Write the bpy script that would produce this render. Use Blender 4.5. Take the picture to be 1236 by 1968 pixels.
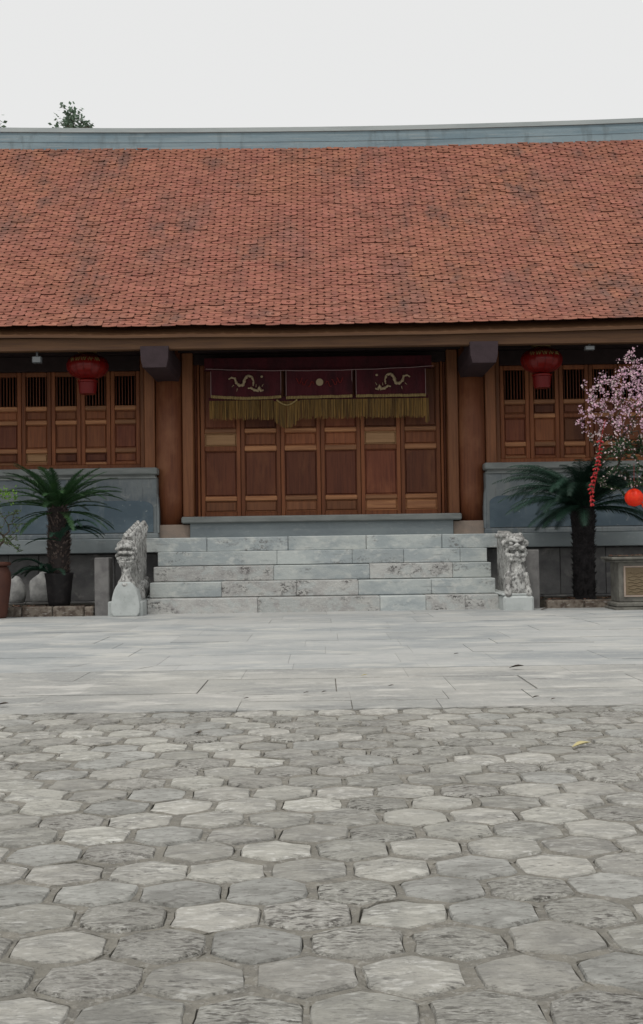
import bpy, bmesh, math, random
from mathutils import Vector, Matrix, noise
R = random.Random(7)
PI = math.pi
sc = bpy.context.scene
C = sc.collection
for o in list(bpy.data.objects):
    bpy.data.objects.remove(o)

# ------------------------------------------------------------------ camera, sky, sun, exposure
cam = bpy.data.cameras.new('camera')
cam.sensor_fit = 'VERTICAL'; cam.sensor_height = 24.0; cam.lens = 28.05
cam.clip_start = 0.05; cam.clip_end = 600
camo = bpy.data.objects.new('camera', cam); C.objects.link(camo)
camo.matrix_world = Matrix.Translation((0, 0, 0.98)) @ Matrix.Rotation(math.radians(90 + 1.644), 4, 'X') @ Matrix.Rotation(math.radians(-0.83), 4, 'Z')
sc.camera = camo

SUN_EL, SUN_AZ = 62.0, 205.0          # azimuth measured clockwise from +Y (the sun is behind the camera)
w = bpy.data.worlds.new('World'); sc.world = w; w.use_nodes = True
nt = w.node_tree; nt.nodes.clear()
wo = nt.nodes.new('ShaderNodeOutputWorld'); bg = nt.nodes.new('ShaderNodeBackground')
sky = nt.nodes.new('ShaderNodeTexSky'); sky.sky_type = 'NISHITA'; sky.sun_disc = False
sky.sun_elevation = math.radians(SUN_EL); sky.sun_rotation = math.radians(SUN_AZ)
sky.air_density = 1.0; sky.dust_density = 3.0
hs = nt.nodes.new('ShaderNodeHueSaturation'); hs.inputs['Saturation'].default_value = 0.35
mx = nt.nodes.new('ShaderNodeMix'); mx.data_type = 'RGBA'; mx.inputs[0].default_value = 0.86
mx.inputs[7].default_value = (8.95, 8.95, 8.85, 1)      # the bright even cloud layer of an overcast sky
nt.links.new(sky.outputs[0], hs.inputs['Color']); nt.links.new(hs.outputs[0], mx.inputs[6])
nt.links.new(mx.outputs[2], bg.inputs[0]); bg.inputs[1].default_value = 0.10
nt.links.new(bg.outputs[0], wo.inputs[0])

sl = bpy.data.lights.new('sun', 'SUN'); sl.energy = 1.25; sl.angle = math.radians(13); sl.color = (1.0, 0.96, 0.9)
so = bpy.data.objects.new('sun', sl); C.objects.link(so)
az = math.radians(SUN_AZ); el = math.radians(SUN_EL)
so.rotation_euler = Vector((math.sin(az) * math.cos(el), math.cos(az) * math.cos(el), math.sin(el))).to_track_quat('Z', 'Y').to_euler()
sc.view_settings.view_transform = 'Standard'; sc.view_settings.look = 'None'
sc.view_settings.exposure = 0.0; sc.view_settings.gamma = 1.0; sc.view_settings.use_curve_mapping = False

# ------------------------------------------------------------------ materials
MATS = {}
def mat(name, base, rough=0.8, layers=(), bumps=(), rand=0.0, island=False, huer=0.0, spec=0.3, coat=0.0, trans=0.0, spread=False):
    """layers: (scale xyz, detail, colour, low, high, strength); bumps: (scale xyz, detail, distance)"""
    m = bpy.data.materials.new(name); m.use_nodes = True; MATS[name] = m
    n = m.node_tree; L = n.links.new; N = n.nodes.new
    b = n.nodes['Principled BSDF']
    b.inputs['Roughness'].default_value = rough
    b.inputs['Specular IOR Level'].default_value = spec
    if coat: b.inputs['Coat Weight'].default_value = coat; b.inputs['Coat Roughness'].default_value = 0.25
    geo = N('ShaderNodeNewGeometry'); vec = geo.outputs['Position']
    oi = N('ShaderNodeObjectInfo')
    rnd = geo.outputs['Random Per Island'] if island else oi.outputs['Random']
    if spread:      # shift the pattern for each piece so that no grain runs on from one piece to the next
        vm = N('ShaderNodeVectorMath'); vm.operation = 'MULTIPLY_ADD'
        cx = N('ShaderNodeCombineXYZ')
        for i in range(3): L(rnd, cx.inputs[i])
        L(cx.outputs[0], vm.inputs[0]); vm.inputs[1].default_value = (37, 53, 71); L(vec, vm.inputs[2]); vec = vm.outputs[0]
    rgb = N('ShaderNodeRGB'); rgb.outputs[0].default_value = (*base, 1); col = rgb.outputs[0]
    def ntex(scale, detail, rough_=0.6):
        mp = N('ShaderNodeMapping'); mp.inputs['Scale'].default_value = scale; L(vec, mp.inputs[0])
        t = N('ShaderNodeTexNoise'); t.inputs['Scale'].default_value = 1.0; t.inputs['Detail'].default_value = detail
        t.inputs['Roughness'].default_value = rough_
        L(mp.outputs[0], t.inputs['Vector']); return t.outputs[0]
    for lay in layers:
        scale, detail, c, lo, hi, st = lay[:6]
        f = ntex(scale, detail)
        mr = N('ShaderNodeMapRange'); L(f, mr.inputs[0]); mr.inputs[1].default_value = lo; mr.inputs[2].default_value = hi
        mr.inputs[4].default_value = st
        if len(lay) > 6:        # the layer only grows in patches
            mk = N('ShaderNodeMapRange'); L(ntex(lay[6][0], 4), mk.inputs[0]); mk.inputs[1].default_value = lay[6][1]; mk.inputs[2].default_value = lay[6][2]
            mm = N('ShaderNodeMath'); mm.operation = 'MULTIPLY'; L(mr.outputs[0], mm.inputs[0]); L(mk.outputs[0], mm.inputs[1]); mr = mm
        q = N('ShaderNodeMix'); q.data_type = 'RGBA'; L(mr.outputs[0], q.inputs[0]); L(col, q.inputs[6]); q.inputs[7].default_value = (*c, 1)
        col = q.outputs[2]
    if rand or huer:
        h = N('ShaderNodeHueSaturation'); mr = N('ShaderNodeMapRange'); L(rnd, mr.inputs[0])
        mr.inputs[3].default_value = 1 - rand; mr.inputs[4].default_value = 1 + rand
        L(mr.outputs[0], h.inputs['Value']); L(col, h.inputs['Color'])
        if huer:
            fr = N('ShaderNodeMath'); fr.operation = 'MULTIPLY'; L(rnd, fr.inputs[0]); fr.inputs[1].default_value = 17.3
            f2 = N('ShaderNodeMath'); f2.operation = 'FRACT'; L(fr.outputs[0], f2.inputs[0])
            m2 = N('ShaderNodeMapRange'); L(f2.outputs[0], m2.inputs[0]); m2.inputs[3].default_value = 0.5 - huer; m2.inputs[4].default_value = 0.5 + huer
            L(m2.outputs[0], h.inputs['Hue'])
        col = h.outputs[0]
    L(col, b.inputs['Base Color'])
    prev = None
    for scale, detail, dist in bumps:
        f = ntex(scale, detail, 0.65)
        bp = N('ShaderNodeBump'); bp.inputs['Strength'].default_value = 1.0; bp.inputs['Distance'].default_value = dist
        L(f, bp.inputs['Height'])
        if prev: L(prev, bp.inputs['Normal'])
        prev = bp.outputs[0]
    if prev: L(prev, b.inputs['Normal'])
    if trans:
        tl = N('ShaderNodeBsdfTranslucent'); L(col, tl.inputs[0]); ms = N('ShaderNodeMixShader'); ms.inputs[0].default_value = trans
        L(b.outputs[0], ms.inputs[1]); L(tl.outputs[0], ms.inputs[2]); L(ms.outputs[0], n.nodes['Material Output'].inputs[0])
    return m

HEXA = [((6, 9, 9), 7, (0.275, 0.27, 0.25), .44, .60, .7), ((38, 86, 60), 7, (0.13, 0.126, 0.116), .52, .62, .8, ((4, 5, 4), .44, .62)), ((22, 50, 40), 6, (0.64, 0.635, 0.60), .54, .64, .75, ((3, 4, 3), .40, .58))]
mat('paver_stone', (0.40, 0.39, 0.352), .92, HEXA + [((11, 24, 20), 7, (0.54, 0.53, 0.485), .53, .64, .65)], [((24, 60, 40), 7, .018), ((6, 12, 10), 4, .016)], rand=.22, huer=.008, spread=True)
mat('paver_stone_rough', (0.465, 0.455, 0.415), .92, [((26, 66, 60), 8, (0.115, 0.108, 0.095), .48, .58, .9, ((5, 6, 5), .36, .52)), ((50, 100, 60), 7, (0.66, 0.65, 0.61), .53, .62, .75), ((5, 8, 8), 5, (0.34, 0.33, 0.30), .46, .60, .6)], [((22, 60, 40), 7, .034), ((7, 14, 10), 4, .02)], rand=.13, huer=.008, spread=True)
mat('paver_stone_smooth', (0.40, 0.40, 0.375), .88, [((7, 12, 8), 7, (0.26, 0.258, 0.238), .42, .60, .8), ((30, 70, 60), 7, (0.16, 0.152, 0.138), .54, .64, .7), ((16, 40, 40), 6, (0.52, 0.515, 0.485), .56, .66, .6)], [((26, 60, 40), 7, .016), ((8, 14, 10), 3, .014)], rand=.12, huer=.008, spread=True)
mat('joint_dirt', (0.13, 0.122, 0.105), .95, [((9, 9, 9), 6, (0.26, 0.25, 0.22), .45, .6, .8)])
mat('mortar', (0.27, 0.255, 0.22), .95, [((14, 14, 14), 7, (0.175, 0.168, 0.15), .42, .60, .8), ((50, 50, 50), 6, (0.40, 0.39, 0.36), .54, .64, .7), ((4, 4, 4), 6, (0.22, 0.21, 0.18), .45, .62, .6)], [((50, 50, 50), 6, .014), ((14, 14, 14), 4, .012)])
mat('dark_soil', (0.06, 0.055, 0.045), .95, [((20, 20, 20), 5, (0.10, 0.085, 0.065), .45, .65, .7)], [((40, 40, 40), 4, .01)])
mat('slab_stone', (0.4186, 0.4232, 0.4094), .85, [((.5, 1.1, 1), 7, (0.2852, 0.3036, 0.3082), .43, .58, .85), ((1.2, 2.2, 1), 7, (0.5152, 0.5106, 0.4738), .52, .64, .75), ((3, 12, 3), 7, (0.2116, 0.2162, 0.2070), .56, .68, .7, ((.8, 1, 1), .45, .6)), ((10, 36, 10), 6, (0.5704, 0.5658, 0.5336), .58, .68, .6)], [((12, 22, 12), 6, .010), ((3, 4, 3), 3, .01)], rand=.06, huer=.008, spread=False)
mat('slab_stone_near', (0.4232, 0.4185, 0.3906), .88, [((.7, 1.3, 1), 7, (0.2976, 0.3023, 0.2930), .43, .58, .85), ((2, 4, 1), 7, (0.5580, 0.5487, 0.5115), .52, .64, .75), ((6, 20, 5), 7, (0.1488, 0.1414, 0.1256), .57, .66, .8, ((1.4, 2.0, 1), .46, .6)), ((20, 50, 10), 6, (0.5952, 0.5859, 0.5487), .56, .66, .6)], [((12, 30, 12), 7, .02), ((3, 4, 3), 3, .012)], rand=.05, huer=.008, spread=False)
mat('ground_earth', (0.27, 0.26, 0.235), .95, [((.5, .5, .5), 6, (0.2, 0.19, 0.16), .4, .6, .8)], [((8, 8, 8), 5, .02)])
LICH = ((20, 20, 28), 9, (0.075, 0.07, 0.068), .47, .55, .9, ((2.6, 3, 5), .46, .60))
mat('step_stone', (0.4565, 0.4859, 0.4730), .85, [((1.4, 3, 3), 7, (0.3139, 0.3503, 0.3617), .42, .58, .85), ((6, 10, 10), 7, (0.5706, 0.5819, 0.5510), .52, .66, .6), ((24, 24, 30), 8, (0.1370, 0.1299, 0.1247), .48, .58, .75, ((1.6, 3, 4), .56, .66)), ((2, 40, 26), 6, (0.2283, 0.2316, 0.2226), .60, .70, .6)], [((18, 18, 18), 6, .010)], rand=.07, huer=.006, spread=False)
mat('step_stone_lichen', (0.4500, 0.4500, 0.4300), .88, [((3, 5, 6), 6, (0.3100, 0.3000, 0.2950), .42, .62, .8), LICH, ((5, 5, 7), 5, (0.4200, 0.4400, 0.4300), .50, .58, .8), ((40, 40, 40), 6, (0.5800, 0.5800, 0.5500), .57, .66, .6)], [((24, 24, 30), 6, .012)], rand=.08, huer=.006, spread=True)
mat('ledge_stone', (0.2160, 0.2475, 0.2565), .7, [((1.4, 3, 5), 6, (0.1710, 0.1980, 0.2115), .42, .62, .7), ((9, 14, 20), 6, (0.2970, 0.3150, 0.3105), .56, .7, .5)], [((18, 18, 18), 5, .004)], rand=.06, spread=True)
mat('podium_stone', (0.185, 0.205, 0.21), .75, [((1.2, 2, 2.0), 7, (0.115, 0.138, 0.155), .44, .60, .85), ((7, 7, 1.2), 6, (0.25, 0.26, 0.25), .54, .68, .6), ((5, 5, 9), 7, (0.30, 0.305, 0.29), .60, .70, .6), ((14, 14, 2.5), 6, (0.10, 0.11, 0.115), .57, .68, .6)], [((18, 18, 18), 5, .006)], rand=.05)
mat('podium_panel_stone', (0.105, 0.142, 0.170), .6, [((1.4, 2, 2.4), 7, (0.068, 0.098, 0.122), .42, .60, .85), ((6, 6, 1.5), 7, (0.17, 0.20, 0.21), .56, .68, .6), ((9, 9, 12), 8, (0.30, 0.33, 0.33), .63, .70, .8)], [((18, 18, 18), 5, .004)])
mat('cornice_stone', (0.2200, 0.2332, 0.2244), .8, [((2, 3, 9), 6, (0.1584, 0.1716, 0.1672), .42, .62, .8)], [((18, 18, 18), 5, .004)], rand=.05)
mat('base_wall_stone', (0.17, 0.168, 0.165), .9, [((2.5, 3, 3), 6, (0.10, 0.098, 0.10), .42, .6, .8), ((5, 5, 5), 6, (0.30, 0.29, 0.27), .57, .70, .7)], [((14, 14, 14), 5, .01)], rand=.16, spread=True)
mat('tan_stone', (0.34, 0.265, 0.215), .8, [((5, 5, 7), 6, (0.26, 0.215, 0.185), .42, .62, .7)], [((16, 16, 16), 5, .005)], rand=.08)
mat('post_stone', (0.20, 0.195, 0.19), .9, [((5, 5, 5), 6, (0.12, 0.115, 0.115), .42, .62, .8)], [((14, 14, 14), 5, .008)], rand=.1)
mat('statue_stone', (0.50, 0.50, 0.48), .85, [((9, 9, 7), 7, (0.20, 0.195, 0.185), .46, .60, .8), ((30, 30, 18), 8, (0.075, 0.072, 0.072), .48, .60, .75), ((14, 14, 14), 5, (0.58, 0.59, 0.57), .56, .68, .5)], [((30, 30, 30), 6, .012)])
mat('statue_base_stone', (0.4600, 0.4876, 0.4784), .8, [((5, 5, 5), 6, (0.3496, 0.3772, 0.3680), .44, .62, .6), ((22, 22, 22), 5, (0.2576, 0.2668, 0.2576), .62, .7, .6)], [((22, 22, 22), 5, .004)])
mat('rock_stone', (0.33, 0.33, 0.32), .9, [((7, 7, 7), 6, (0.2, 0.2, 0.2), .42, .6, .8)], [((16, 16, 16), 5, .012)])
mat('kerb_stone', (0.20, 0.17, 0.14), .95, [((9, 9, 9), 6, (0.07, 0.05, 0.04), .42, .58, .85), ((12, 12, 30), 5, (0.36, 0.34, 0.31), .56, .68, .8)], [((22, 22, 22), 5, .012)], rand=.2, spread=True)

mat('ridge_cap', (0.24, 0.315, 0.35), .75, [((.5, 1, 6), 7, (0.165, 0.235, 0.275), .44, .60, .75), ((1.2, 3, 22), 7, (0.33, 0.375, 0.38), .54, .66, .6), ((5, 5, 1.2), 7, (0.15, 0.19, 0.205), .56, .68, .6)], [((6, 6, 6), 5, .012)])
mat('ridge_top', (0.4050, 0.4500, 0.4500), .8, [((.8, 1, 6), 6, (0.3000, 0.3450, 0.3525), .42, .62, .7)], [((6, 6, 6), 4, .008)])
TL = [((.45, .30, .30), 2, (0.300, 0.130, 0.080), .44, .64, .65), ((1.4, .5, .5), 7, (0.195, 0.100, 0.082), .52, .66, .6),
      ((3.2, 1.6, 1.6), 8, (0.105, 0.072, 0.066), .44, .60, .62, ((.9, .6, .6), .50, .64)), ((14, 6, 6), 4, (0.40, 0.21, 0.155), .58, .7, .4)]
mat('roof_tile', (0.280, 0.114, 0.082), .9, TL, [((30, 20, 20), 4, .004)], rand=.18, huer=.004, spec=.12)
mat('roof_tile_field', (0.280, 0.114, 0.082), .9, TL, [((30, 20, 20), 4, .004)], rand=.18, huer=.004, island=True, spec=.12)
GR = lambda c, st=.7: ((30, 30, 1.6), 6, c, .42, .62, st)
GRH = lambda c, st=.7: ((1.6, 30, 30), 6, c, .42, .62, st)
mat('wood_stile', (0.2334, 0.0809, 0.0332), .5, [GR((0.1368, 0.0448, 0.0210)), ((3, 3, 1), 4, (0.3059, 0.1227, 0.0517), .52, .7, .5)], [((60, 60, 4), 4, .0015)], rand=.22, spread=True, spec=.22)
mat('wood_panel', (0.1471, 0.0466, 0.0219), .5, [GR((0.0882, 0.0271, 0.0142)), ((4, 4, 1), 6, (0.2280, 0.0854, 0.0372), .50, .66, .6)], [((60, 60, 4), 4, .0015)], rand=.38, huer=.004, spread=True, spec=.22)
mat('wood_rail', (0.3619, 0.1662, 0.0738), .5, [GRH((0.2156, 0.0874, 0.0393))], [((4, 60, 60), 4, .0015)], rand=.34, spread=True, spec=.3)
mat('wood_light', (0.3410, 0.1925, 0.0902), .5, [GRH((0.2420, 0.1265, 0.0572))], [((4, 60, 60), 4, .0015)], rand=.12, spread=True, spec=.3)
mat('wood_pillar', (0.1777, 0.0611, 0.0269), .5, [GR((0.1159, 0.0374, 0.0188)), ((2, 2, 1.2), 6, (0.2551, 0.1082, 0.0528), .48, .64, .7)], [((50, 50, 4), 4, .002)], rand=.06, spec=.25)
mat('wood_jamb', (0.2238, 0.0900, 0.0395), .5, [GR((0.1425, 0.0535, 0.0249)), ((3, 3, 1), 5, (0.2849, 0.1216, 0.0581), .52, .7, .5)], [((50, 50, 4), 4, .002)], rand=.16, spread=True, spec=.25)
mat('wood_beam', (0.1163, 0.0571, 0.0262), .65, [((1.0, 20, 20), 6, (0.0689, 0.0318, 0.0171), .42, .62, .8)], [((4, 50, 50), 4, .003)], rand=.05)
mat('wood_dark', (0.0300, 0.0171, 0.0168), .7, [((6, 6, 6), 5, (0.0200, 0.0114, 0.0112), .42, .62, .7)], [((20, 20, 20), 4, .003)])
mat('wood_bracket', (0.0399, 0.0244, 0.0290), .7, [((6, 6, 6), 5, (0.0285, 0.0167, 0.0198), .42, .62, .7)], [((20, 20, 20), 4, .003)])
mat('interior_plaster', (0.10, 0.09, 0.08), .9)
mat('red_cloth', (0.062, 0.005, 0.010), .75, [((4, 4, 2), 5, (0.028, 0.003, 0.006), .42, .62, .8)], [((9, 9, 3), 3, .02)])
mat('red_embroidery', (0.1680, 0.0120, 0.0100), .7)
mat('gold_thread', (0.3000, 0.2160, 0.0840), .55, [((40, 4, 12), 4, (0.1800, 0.1200, 0.0420), .42, .62, .8)], spec=.4)
mat('fringe_thread', (0.1944, 0.1076, 0.0245), .6, [((50, 50, 3), 4, (0.0826, 0.0459, 0.0115), .42, .6, .85)], rand=.45, island=True)
mat('cream_thread', (0.34, 0.26, 0.16), .6)
mat('cord_pink', (0.2700, 0.1800, 0.1800), .7)
mat('lantern_red', (0.2295, 0.0095, 0.0068), .35, [((8, 8, 8), 3, (0.1620, 0.0068, 0.0054), .42, .62, .6)], coat=.25, trans=.2)
mat('lantern_dark_red', (0.1428, 0.0050, 0.0050), .45)
mat('lamp_grey', (0.0756, 0.0792, 0.0828), .5)
mat('lamp_glass', (0.1000, 0.1080, 0.1120), .15, spec=.6)
mat('frond_green', (0.0245, 0.0651, 0.0237), .5, [((5, 5, 5), 3, (0.0370, 0.0909, 0.0255), .45, .65, .7)], rand=.3, trans=.12, spec=.45)
mat('frond_dark', (0.014, 0.046, 0.028), .55, [((5, 5, 5), 3, (0.012, 0.034, 0.024), .45, .65, .7)], rand=.3, trans=.08, spec=.4)
mat('cycad_trunk', (0.034, 0.027, 0.025), .95, [((30, 30, 30), 5, (0.028, 0.022, 0.022), .42, .62, .8)], [((30, 30, 30), 5, .02)])
mat('cycad_scale', (0.085, 0.062, 0.055), .95, [((16, 16, 16), 5, (0.19, 0.155, 0.135), .54, .66, .7)], rand=.4, island=True)
mat('cycad_black', (0.016, 0.014, 0.015), .95, [((30, 30, 30), 5, (0.032, 0.028, 0.028), .5, .62, .8)], [((30, 30, 30), 5, .02)])
mat('black_pot', (0.014, 0.012, 0.013), .6, [((8, 8, 8), 5, (0.03, 0.026, 0.026), .5, .62, .7)])
mat('red_clay', (0.0923, 0.0363, 0.0253), .6, [((5, 5, 5), 5, (0.0616, 0.0265, 0.0206), .42, .62, .7)], [((18, 18, 18), 4, .003)])
mat('leaf_bright', (0.16, 0.30, 0.045), .5, rand=.3, island=True, trans=.3)
mat('leaf_pale', (0.11, 0.17, 0.07), .6, rand=.35, island=True, trans=.3)
mat('leaf_dark', (0.035, 0.075, 0.032), .6, rand=.35, island=True, trans=.2)
mat('leaf_tree', (0.1430, 0.2080, 0.1495), .6, rand=.35, island=True, trans=.3)
mat('bark', (0.09, 0.065, 0.05), .9, [((20, 20, 8), 5, (0.045, 0.032, 0.028), .42, .62, .8)])
mat('blossom_pink', (0.68, 0.44, 0.55), .6, rand=.38, island=True, huer=.03, trans=.3)
mat('blossom_pale', (0.74, 0.60, 0.60), .6, rand=.2, island=True, trans=.3)
mat('firecracker_red', (0.3500, 0.0140, 0.0175), .45, [((40, 40, 40), 3, (0.4900, 0.0560, 0.0420), .58, .66, .8)], coat=.2)
mat('ball_red', (0.92, 0.045, 0.015), .45, [((14, 14, 14), 3, (0.95, 0.09, 0.02), .5, .65, .6)], trans=.3)
mat('planter_stone', (0.16, 0.155, 0.135), .85, [((8, 8, 8), 6, (0.09, 0.085, 0.075), .42, .62, .8)], [((18, 18, 18), 5, .006)])
mat('planter_panel', (0.17, 0.13, 0.08), .85, [((8, 8, 12), 6, (0.16, 0.115, 0.07), .42, .62, .7)], [((12, 12, 22), 5, .012)])
mat('leaf_brown', (0.05, 0.036, 0.026), .8, rand=.3)
mat('leaf_yellow', (0.48, 0.42, 0.22), .7, rand=.1)
mat('leaf_red', (0.45, 0.05, 0.03), .7)
mat('litter', (0.16, 0.09, 0.06), .9, rand=.5, island=True, huer=.02)

# ------------------------------------------------------------------ mesh helpers
class MB:
    def __init__(s): s.v = []; s.f = []
    def add(s, vs, fs):
        k = len(s.v); s.v += [tuple(p) for p in vs]; s.f += [tuple(i + k for i in f) for f in fs]; return s
    def box(s, x0, x1, y0, y1, z0, z1, b=0.0):
        if x0 > x1: x0, x1 = x1, x0
        if b <= 0:
            return s.add([(x0, y0, z0), (x1, y0, z0), (x1, y1, z0), (x0, y1, z0), (x0, y0, z1), (x1, y0, z1), (x1, y1, z1), (x0, y1, z1)],
                         [(0, 3, 2, 1), (4, 5, 6, 7), (0, 1, 5, 4), (1, 2, 6, 5), (2, 3, 7, 6), (3, 0, 4, 7)])
        b = min(b, (x1 - x0) * .45, (y1 - y0) * .45, (z1 - z0) * .45)
        V = []; idx = {}
        X = (x0, x1); Y = (y0, y1); Z = (z0, z1); sg = (1, -1)
        for i in (0, 1):
            for j in (0, 1):
                for k in (0, 1):
                    idx[i, j, k, 'x'] = len(V); V.append((X[i], Y[j] + sg[j] * b, Z[k] + sg[k] * b))
                    idx[i, j, k, 'y'] = len(V); V.append((X[i] + sg[i] * b, Y[j], Z[k] + sg[k] * b))
                    idx[i, j, k, 'z'] = len(V); V.append((X[i] + sg[i] * b, Y[j] + sg[j] * b, Z[k]))
        F = []
        def face(lst, n):
            a, b_, c = (Vector(V[i]) for i in lst[:3])
            if (b_ - a).cross(c - a).dot(n) < 0: lst = lst[::-1]
            F.append(tuple(lst))
        q = [(0, 0), (1, 0), (1, 1), (0, 1)]
        for i in (0, 1):
            sx = -1 if i == 0 else 1
            face([idx[i, a, c, 'x'] for a, c in q], Vector((sx, 0, 0)))
            face([idx[a, i, c, 'y'] for a, c in q], Vector((0, sx, 0)))
            face([idx[a, c, i, 'z'] for a, c in q], Vector((0, 0, sx)))
        for i in (0, 1):
            for j in (0, 1):
                n = Vector((-1 + 2 * i, -1 + 2 * j, 0)); face([idx[i, j, 0, 'x'], idx[i, j, 1, 'x'], idx[i, j, 1, 'y'], idx[i, j, 0, 'y']], n)
                n = Vector((-1 + 2 * i, 0, -1 + 2 * j)); face([idx[i, 0, j, 'x'], idx[i, 1, j, 'x'], idx[i, 1, j, 'z'], idx[i, 0, j, 'z']], n)
                n = Vector((0, -1 + 2 * i, -1 + 2 * j)); face([idx[0, i, j, 'y'], idx[1, i, j, 'y'], idx[1, i, j, 'z'], idx[0, i, j, 'z']], n)
                for k in (0, 1):
                    face([idx[i, j, k, 'x'], idx[i, j, k, 'y'], idx[i, j, k, 'z']], Vector((-1 + 2 * i, -1 + 2 * j, -1 + 2 * k)))
        return s.add(V, F)
    def tube(s, pts, rad, n=6, caps=True):
        pts = [Vector(p) for p in pts]
        if not hasattr(rad, '__len__'): rad = [rad] * len(pts)
        V = []; F = []; ref = Vector((0.31, 0.17, 0.93))
        for i, p in enumerate(pts):
            t = (pts[min(i + 1, len(pts) - 1)] - pts[max(i - 1, 0)])
            if t.length < 1e-9: t = Vector((0, 0, 1))
            t.normalize(); a = t.cross(ref)
            if a.length < .1: a = t.cross(Vector((1, 0, 0)))
            a.normalize(); b = t.cross(a)
            for k in range(n):
                an = 2 * PI * k / n; V.append(p + (a * math.cos(an) + b * math.sin(an)) * rad[i])
        for i in range(len(pts) - 1):
            for k in range(n):
                k2 = (k + 1) % n; F.append((i * n + k, i * n + k2, (i + 1) * n + k2, (i + 1) * n + k))
        if caps: F.append(tuple(range(n))[::-1]); F.append(tuple((len(pts) - 1) * n + k for k in range(n)))
        return s.add(V, F)
    def lathe(s, prof, c, n=24, rf=None, sx=1, sy=1):
        V = []; F = []
        for r, z in prof:
            for k in range(n):
                a = 2 * PI * k / n; rr = r * (rf(a, z) if rf else 1)
                V.append((c[0] + rr * math.cos(a) * sx, c[1] + rr * math.sin(a) * sy, c[2] + z))
        m = len(prof)
        for i in range(m - 1):
            for k in range(n):
                k2 = (k + 1) % n; F.append((i * n + k, i * n + k2, (i + 1) * n + k2, (i + 1) * n + k))
        F.append(tuple(range(n))[::-1]); F.append(tuple((m - 1) * n + k for k in range(n)))
        return s.add(V, F)
    def ell(s, c, r, n=14, m=9):
        pr = [(max(math.sin(PI * i / m), .02), -math.cos(PI * i / m)) for i in range(m + 1)]
        V = []; F = []
        for q, z in pr:
            for k in range(n):
                a = 2 * PI * k / n; V.append((c[0] + r[0] * q * math.cos(a), c[1] + r[1] * q * math.sin(a), c[2] + r[2] * z))
        for i in range(m):
            for k in range(n):
                k2 = (k + 1) % n; F.append((i * n + k, i * n + k2, (i + 1) * n + k2, (i + 1) * n + k))
        F.append(tuple(range(n))[::-1]); F.append(tuple(m * n + k for k in range(n)))
        return s.add(V, F)
    def prism_x(s, yz, x0, x1):     # outline in y,z pushed along x
        n = len(yz); V = [(x0, y, z) for y, z in yz] + [(x1, y, z) for y, z in yz]
        return s.add(V, [tuple(range(n))[::-1], tuple(range(n, 2 * n))] + [(i, (i + 1) % n, n + (i + 1) % n, n + i) for i in range(n)])
    def prism_y(s, xz, y0, y1):
        n = len(xz); V = [(x, y0, z) for x, z in xz] + [(x, y1, z) for x, z in xz]
        return s.add(V, [tuple(range(n)), tuple(range(n, 2 * n))[::-1]] + [(i, n + i, n + (i + 1) % n, (i + 1) % n) for i in range(n)])
    def mesh(s, name, m, off=(0, 0, 0), smooth=False):
        me = bpy.data.meshes.new(name); ox, oy, oz = off
        me.from_pydata([(x - ox, y - oy, z - oz) for x, y, z in s.v], [], s.f)
        me.materials.append(MATS[m])
        if smooth: me.polygons.foreach_set('use_smooth', [True] * len(me.polygons))
        me.update(); return me

def world_off(o):
    t = Vector((0, 0, 0))
    while o is not None: t += o.location; o = o.parent
    return t
def link(name, me, parent=None, loc=(0, 0, 0)):
    o = bpy.data.objects.new(name, me); C.objects.link(o); o.parent = parent; o.location = loc; return o
def part(name, mb, m, parent, smooth=False, label=None, stuff=False, piv=None):
    """mb is in world coordinates"""
    off = world_off(parent); p = Vector(piv) - off if piv else Vector((0, 0, 0))
    o = link(name, mb.mesh(name, m, off + p, smooth), parent, p)
    if label: o['label'] = label
    if stuff: o['kind'] = 'stuff'
    return o
def thing(name, label, cat, loc=(0, 0, 0), group=None):
    o = bpy.data.objects.new(name, None); C.objects.link(o); o.location = loc; o.empty_display_size = .2
    o['label'] = label; o['category'] = cat
    if group: o['group'] = group
    return o
def single(name, mb, m, loc, label, cat, group=None, smooth=False):
    o = link(name, mb.mesh(name, m, loc, smooth), None, loc); o['label'] = label; o['category'] = cat
    if group: o['group'] = group
    return o
def structure(name, mb, m, smooth=False):
    o = link(name, mb.mesh(name, m)); o['kind'] = 'structure'; return o

# ------------------------------------------------------------------ ground
g = MB(); g.add([(-150, -150, -.08), (150, -150, -.08), (150, 200, -.08), (-150, 200, -.08)], [(0, 1, 2, 3)])
structure('ground', g, 'ground_earth')
EDGE = 7.2          # where the hexagonal pavers meet the long slabs
hexbed = MB(); hexbed.add([(-5.2, .4, -.03), (5.2, .4, -.03), (5.2, EDGE - .01, -.03), (-5.2, EDGE - .01, -.03)], [(0, 1, 2, 3)])
paving = structure('hexagonal_paving', hexbed, 'dark_soil')
PW = .2465; PR = .2265
def hex_outline(seed):
    r = random.Random(seed); pts = []
    cr = [1 + r.uniform(-.06, .06) for _ in range(6)]
    for i in range(6):
        a = PI / 6 + i * PI / 3
        rad = .1315 * cr[i]; cut = r.uniform(.03, .17)
        for sgn in (-1, 1):
            b = a + sgn * cut * .5
            q = rad * (1 - .03 - cut * .14 + r.uniform(-.02, .02))
            pts.append((q * math.cos(b), q * math.sin(b) * .995))
        q = .1315 * math.cos(PI / 6) * r.uniform(.96, 1.02); b = a + PI / 6 + r.uniform(-.08, .08)
        pts.append((q * math.cos(b), q * math.sin(b) * .995))
    return pts
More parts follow.
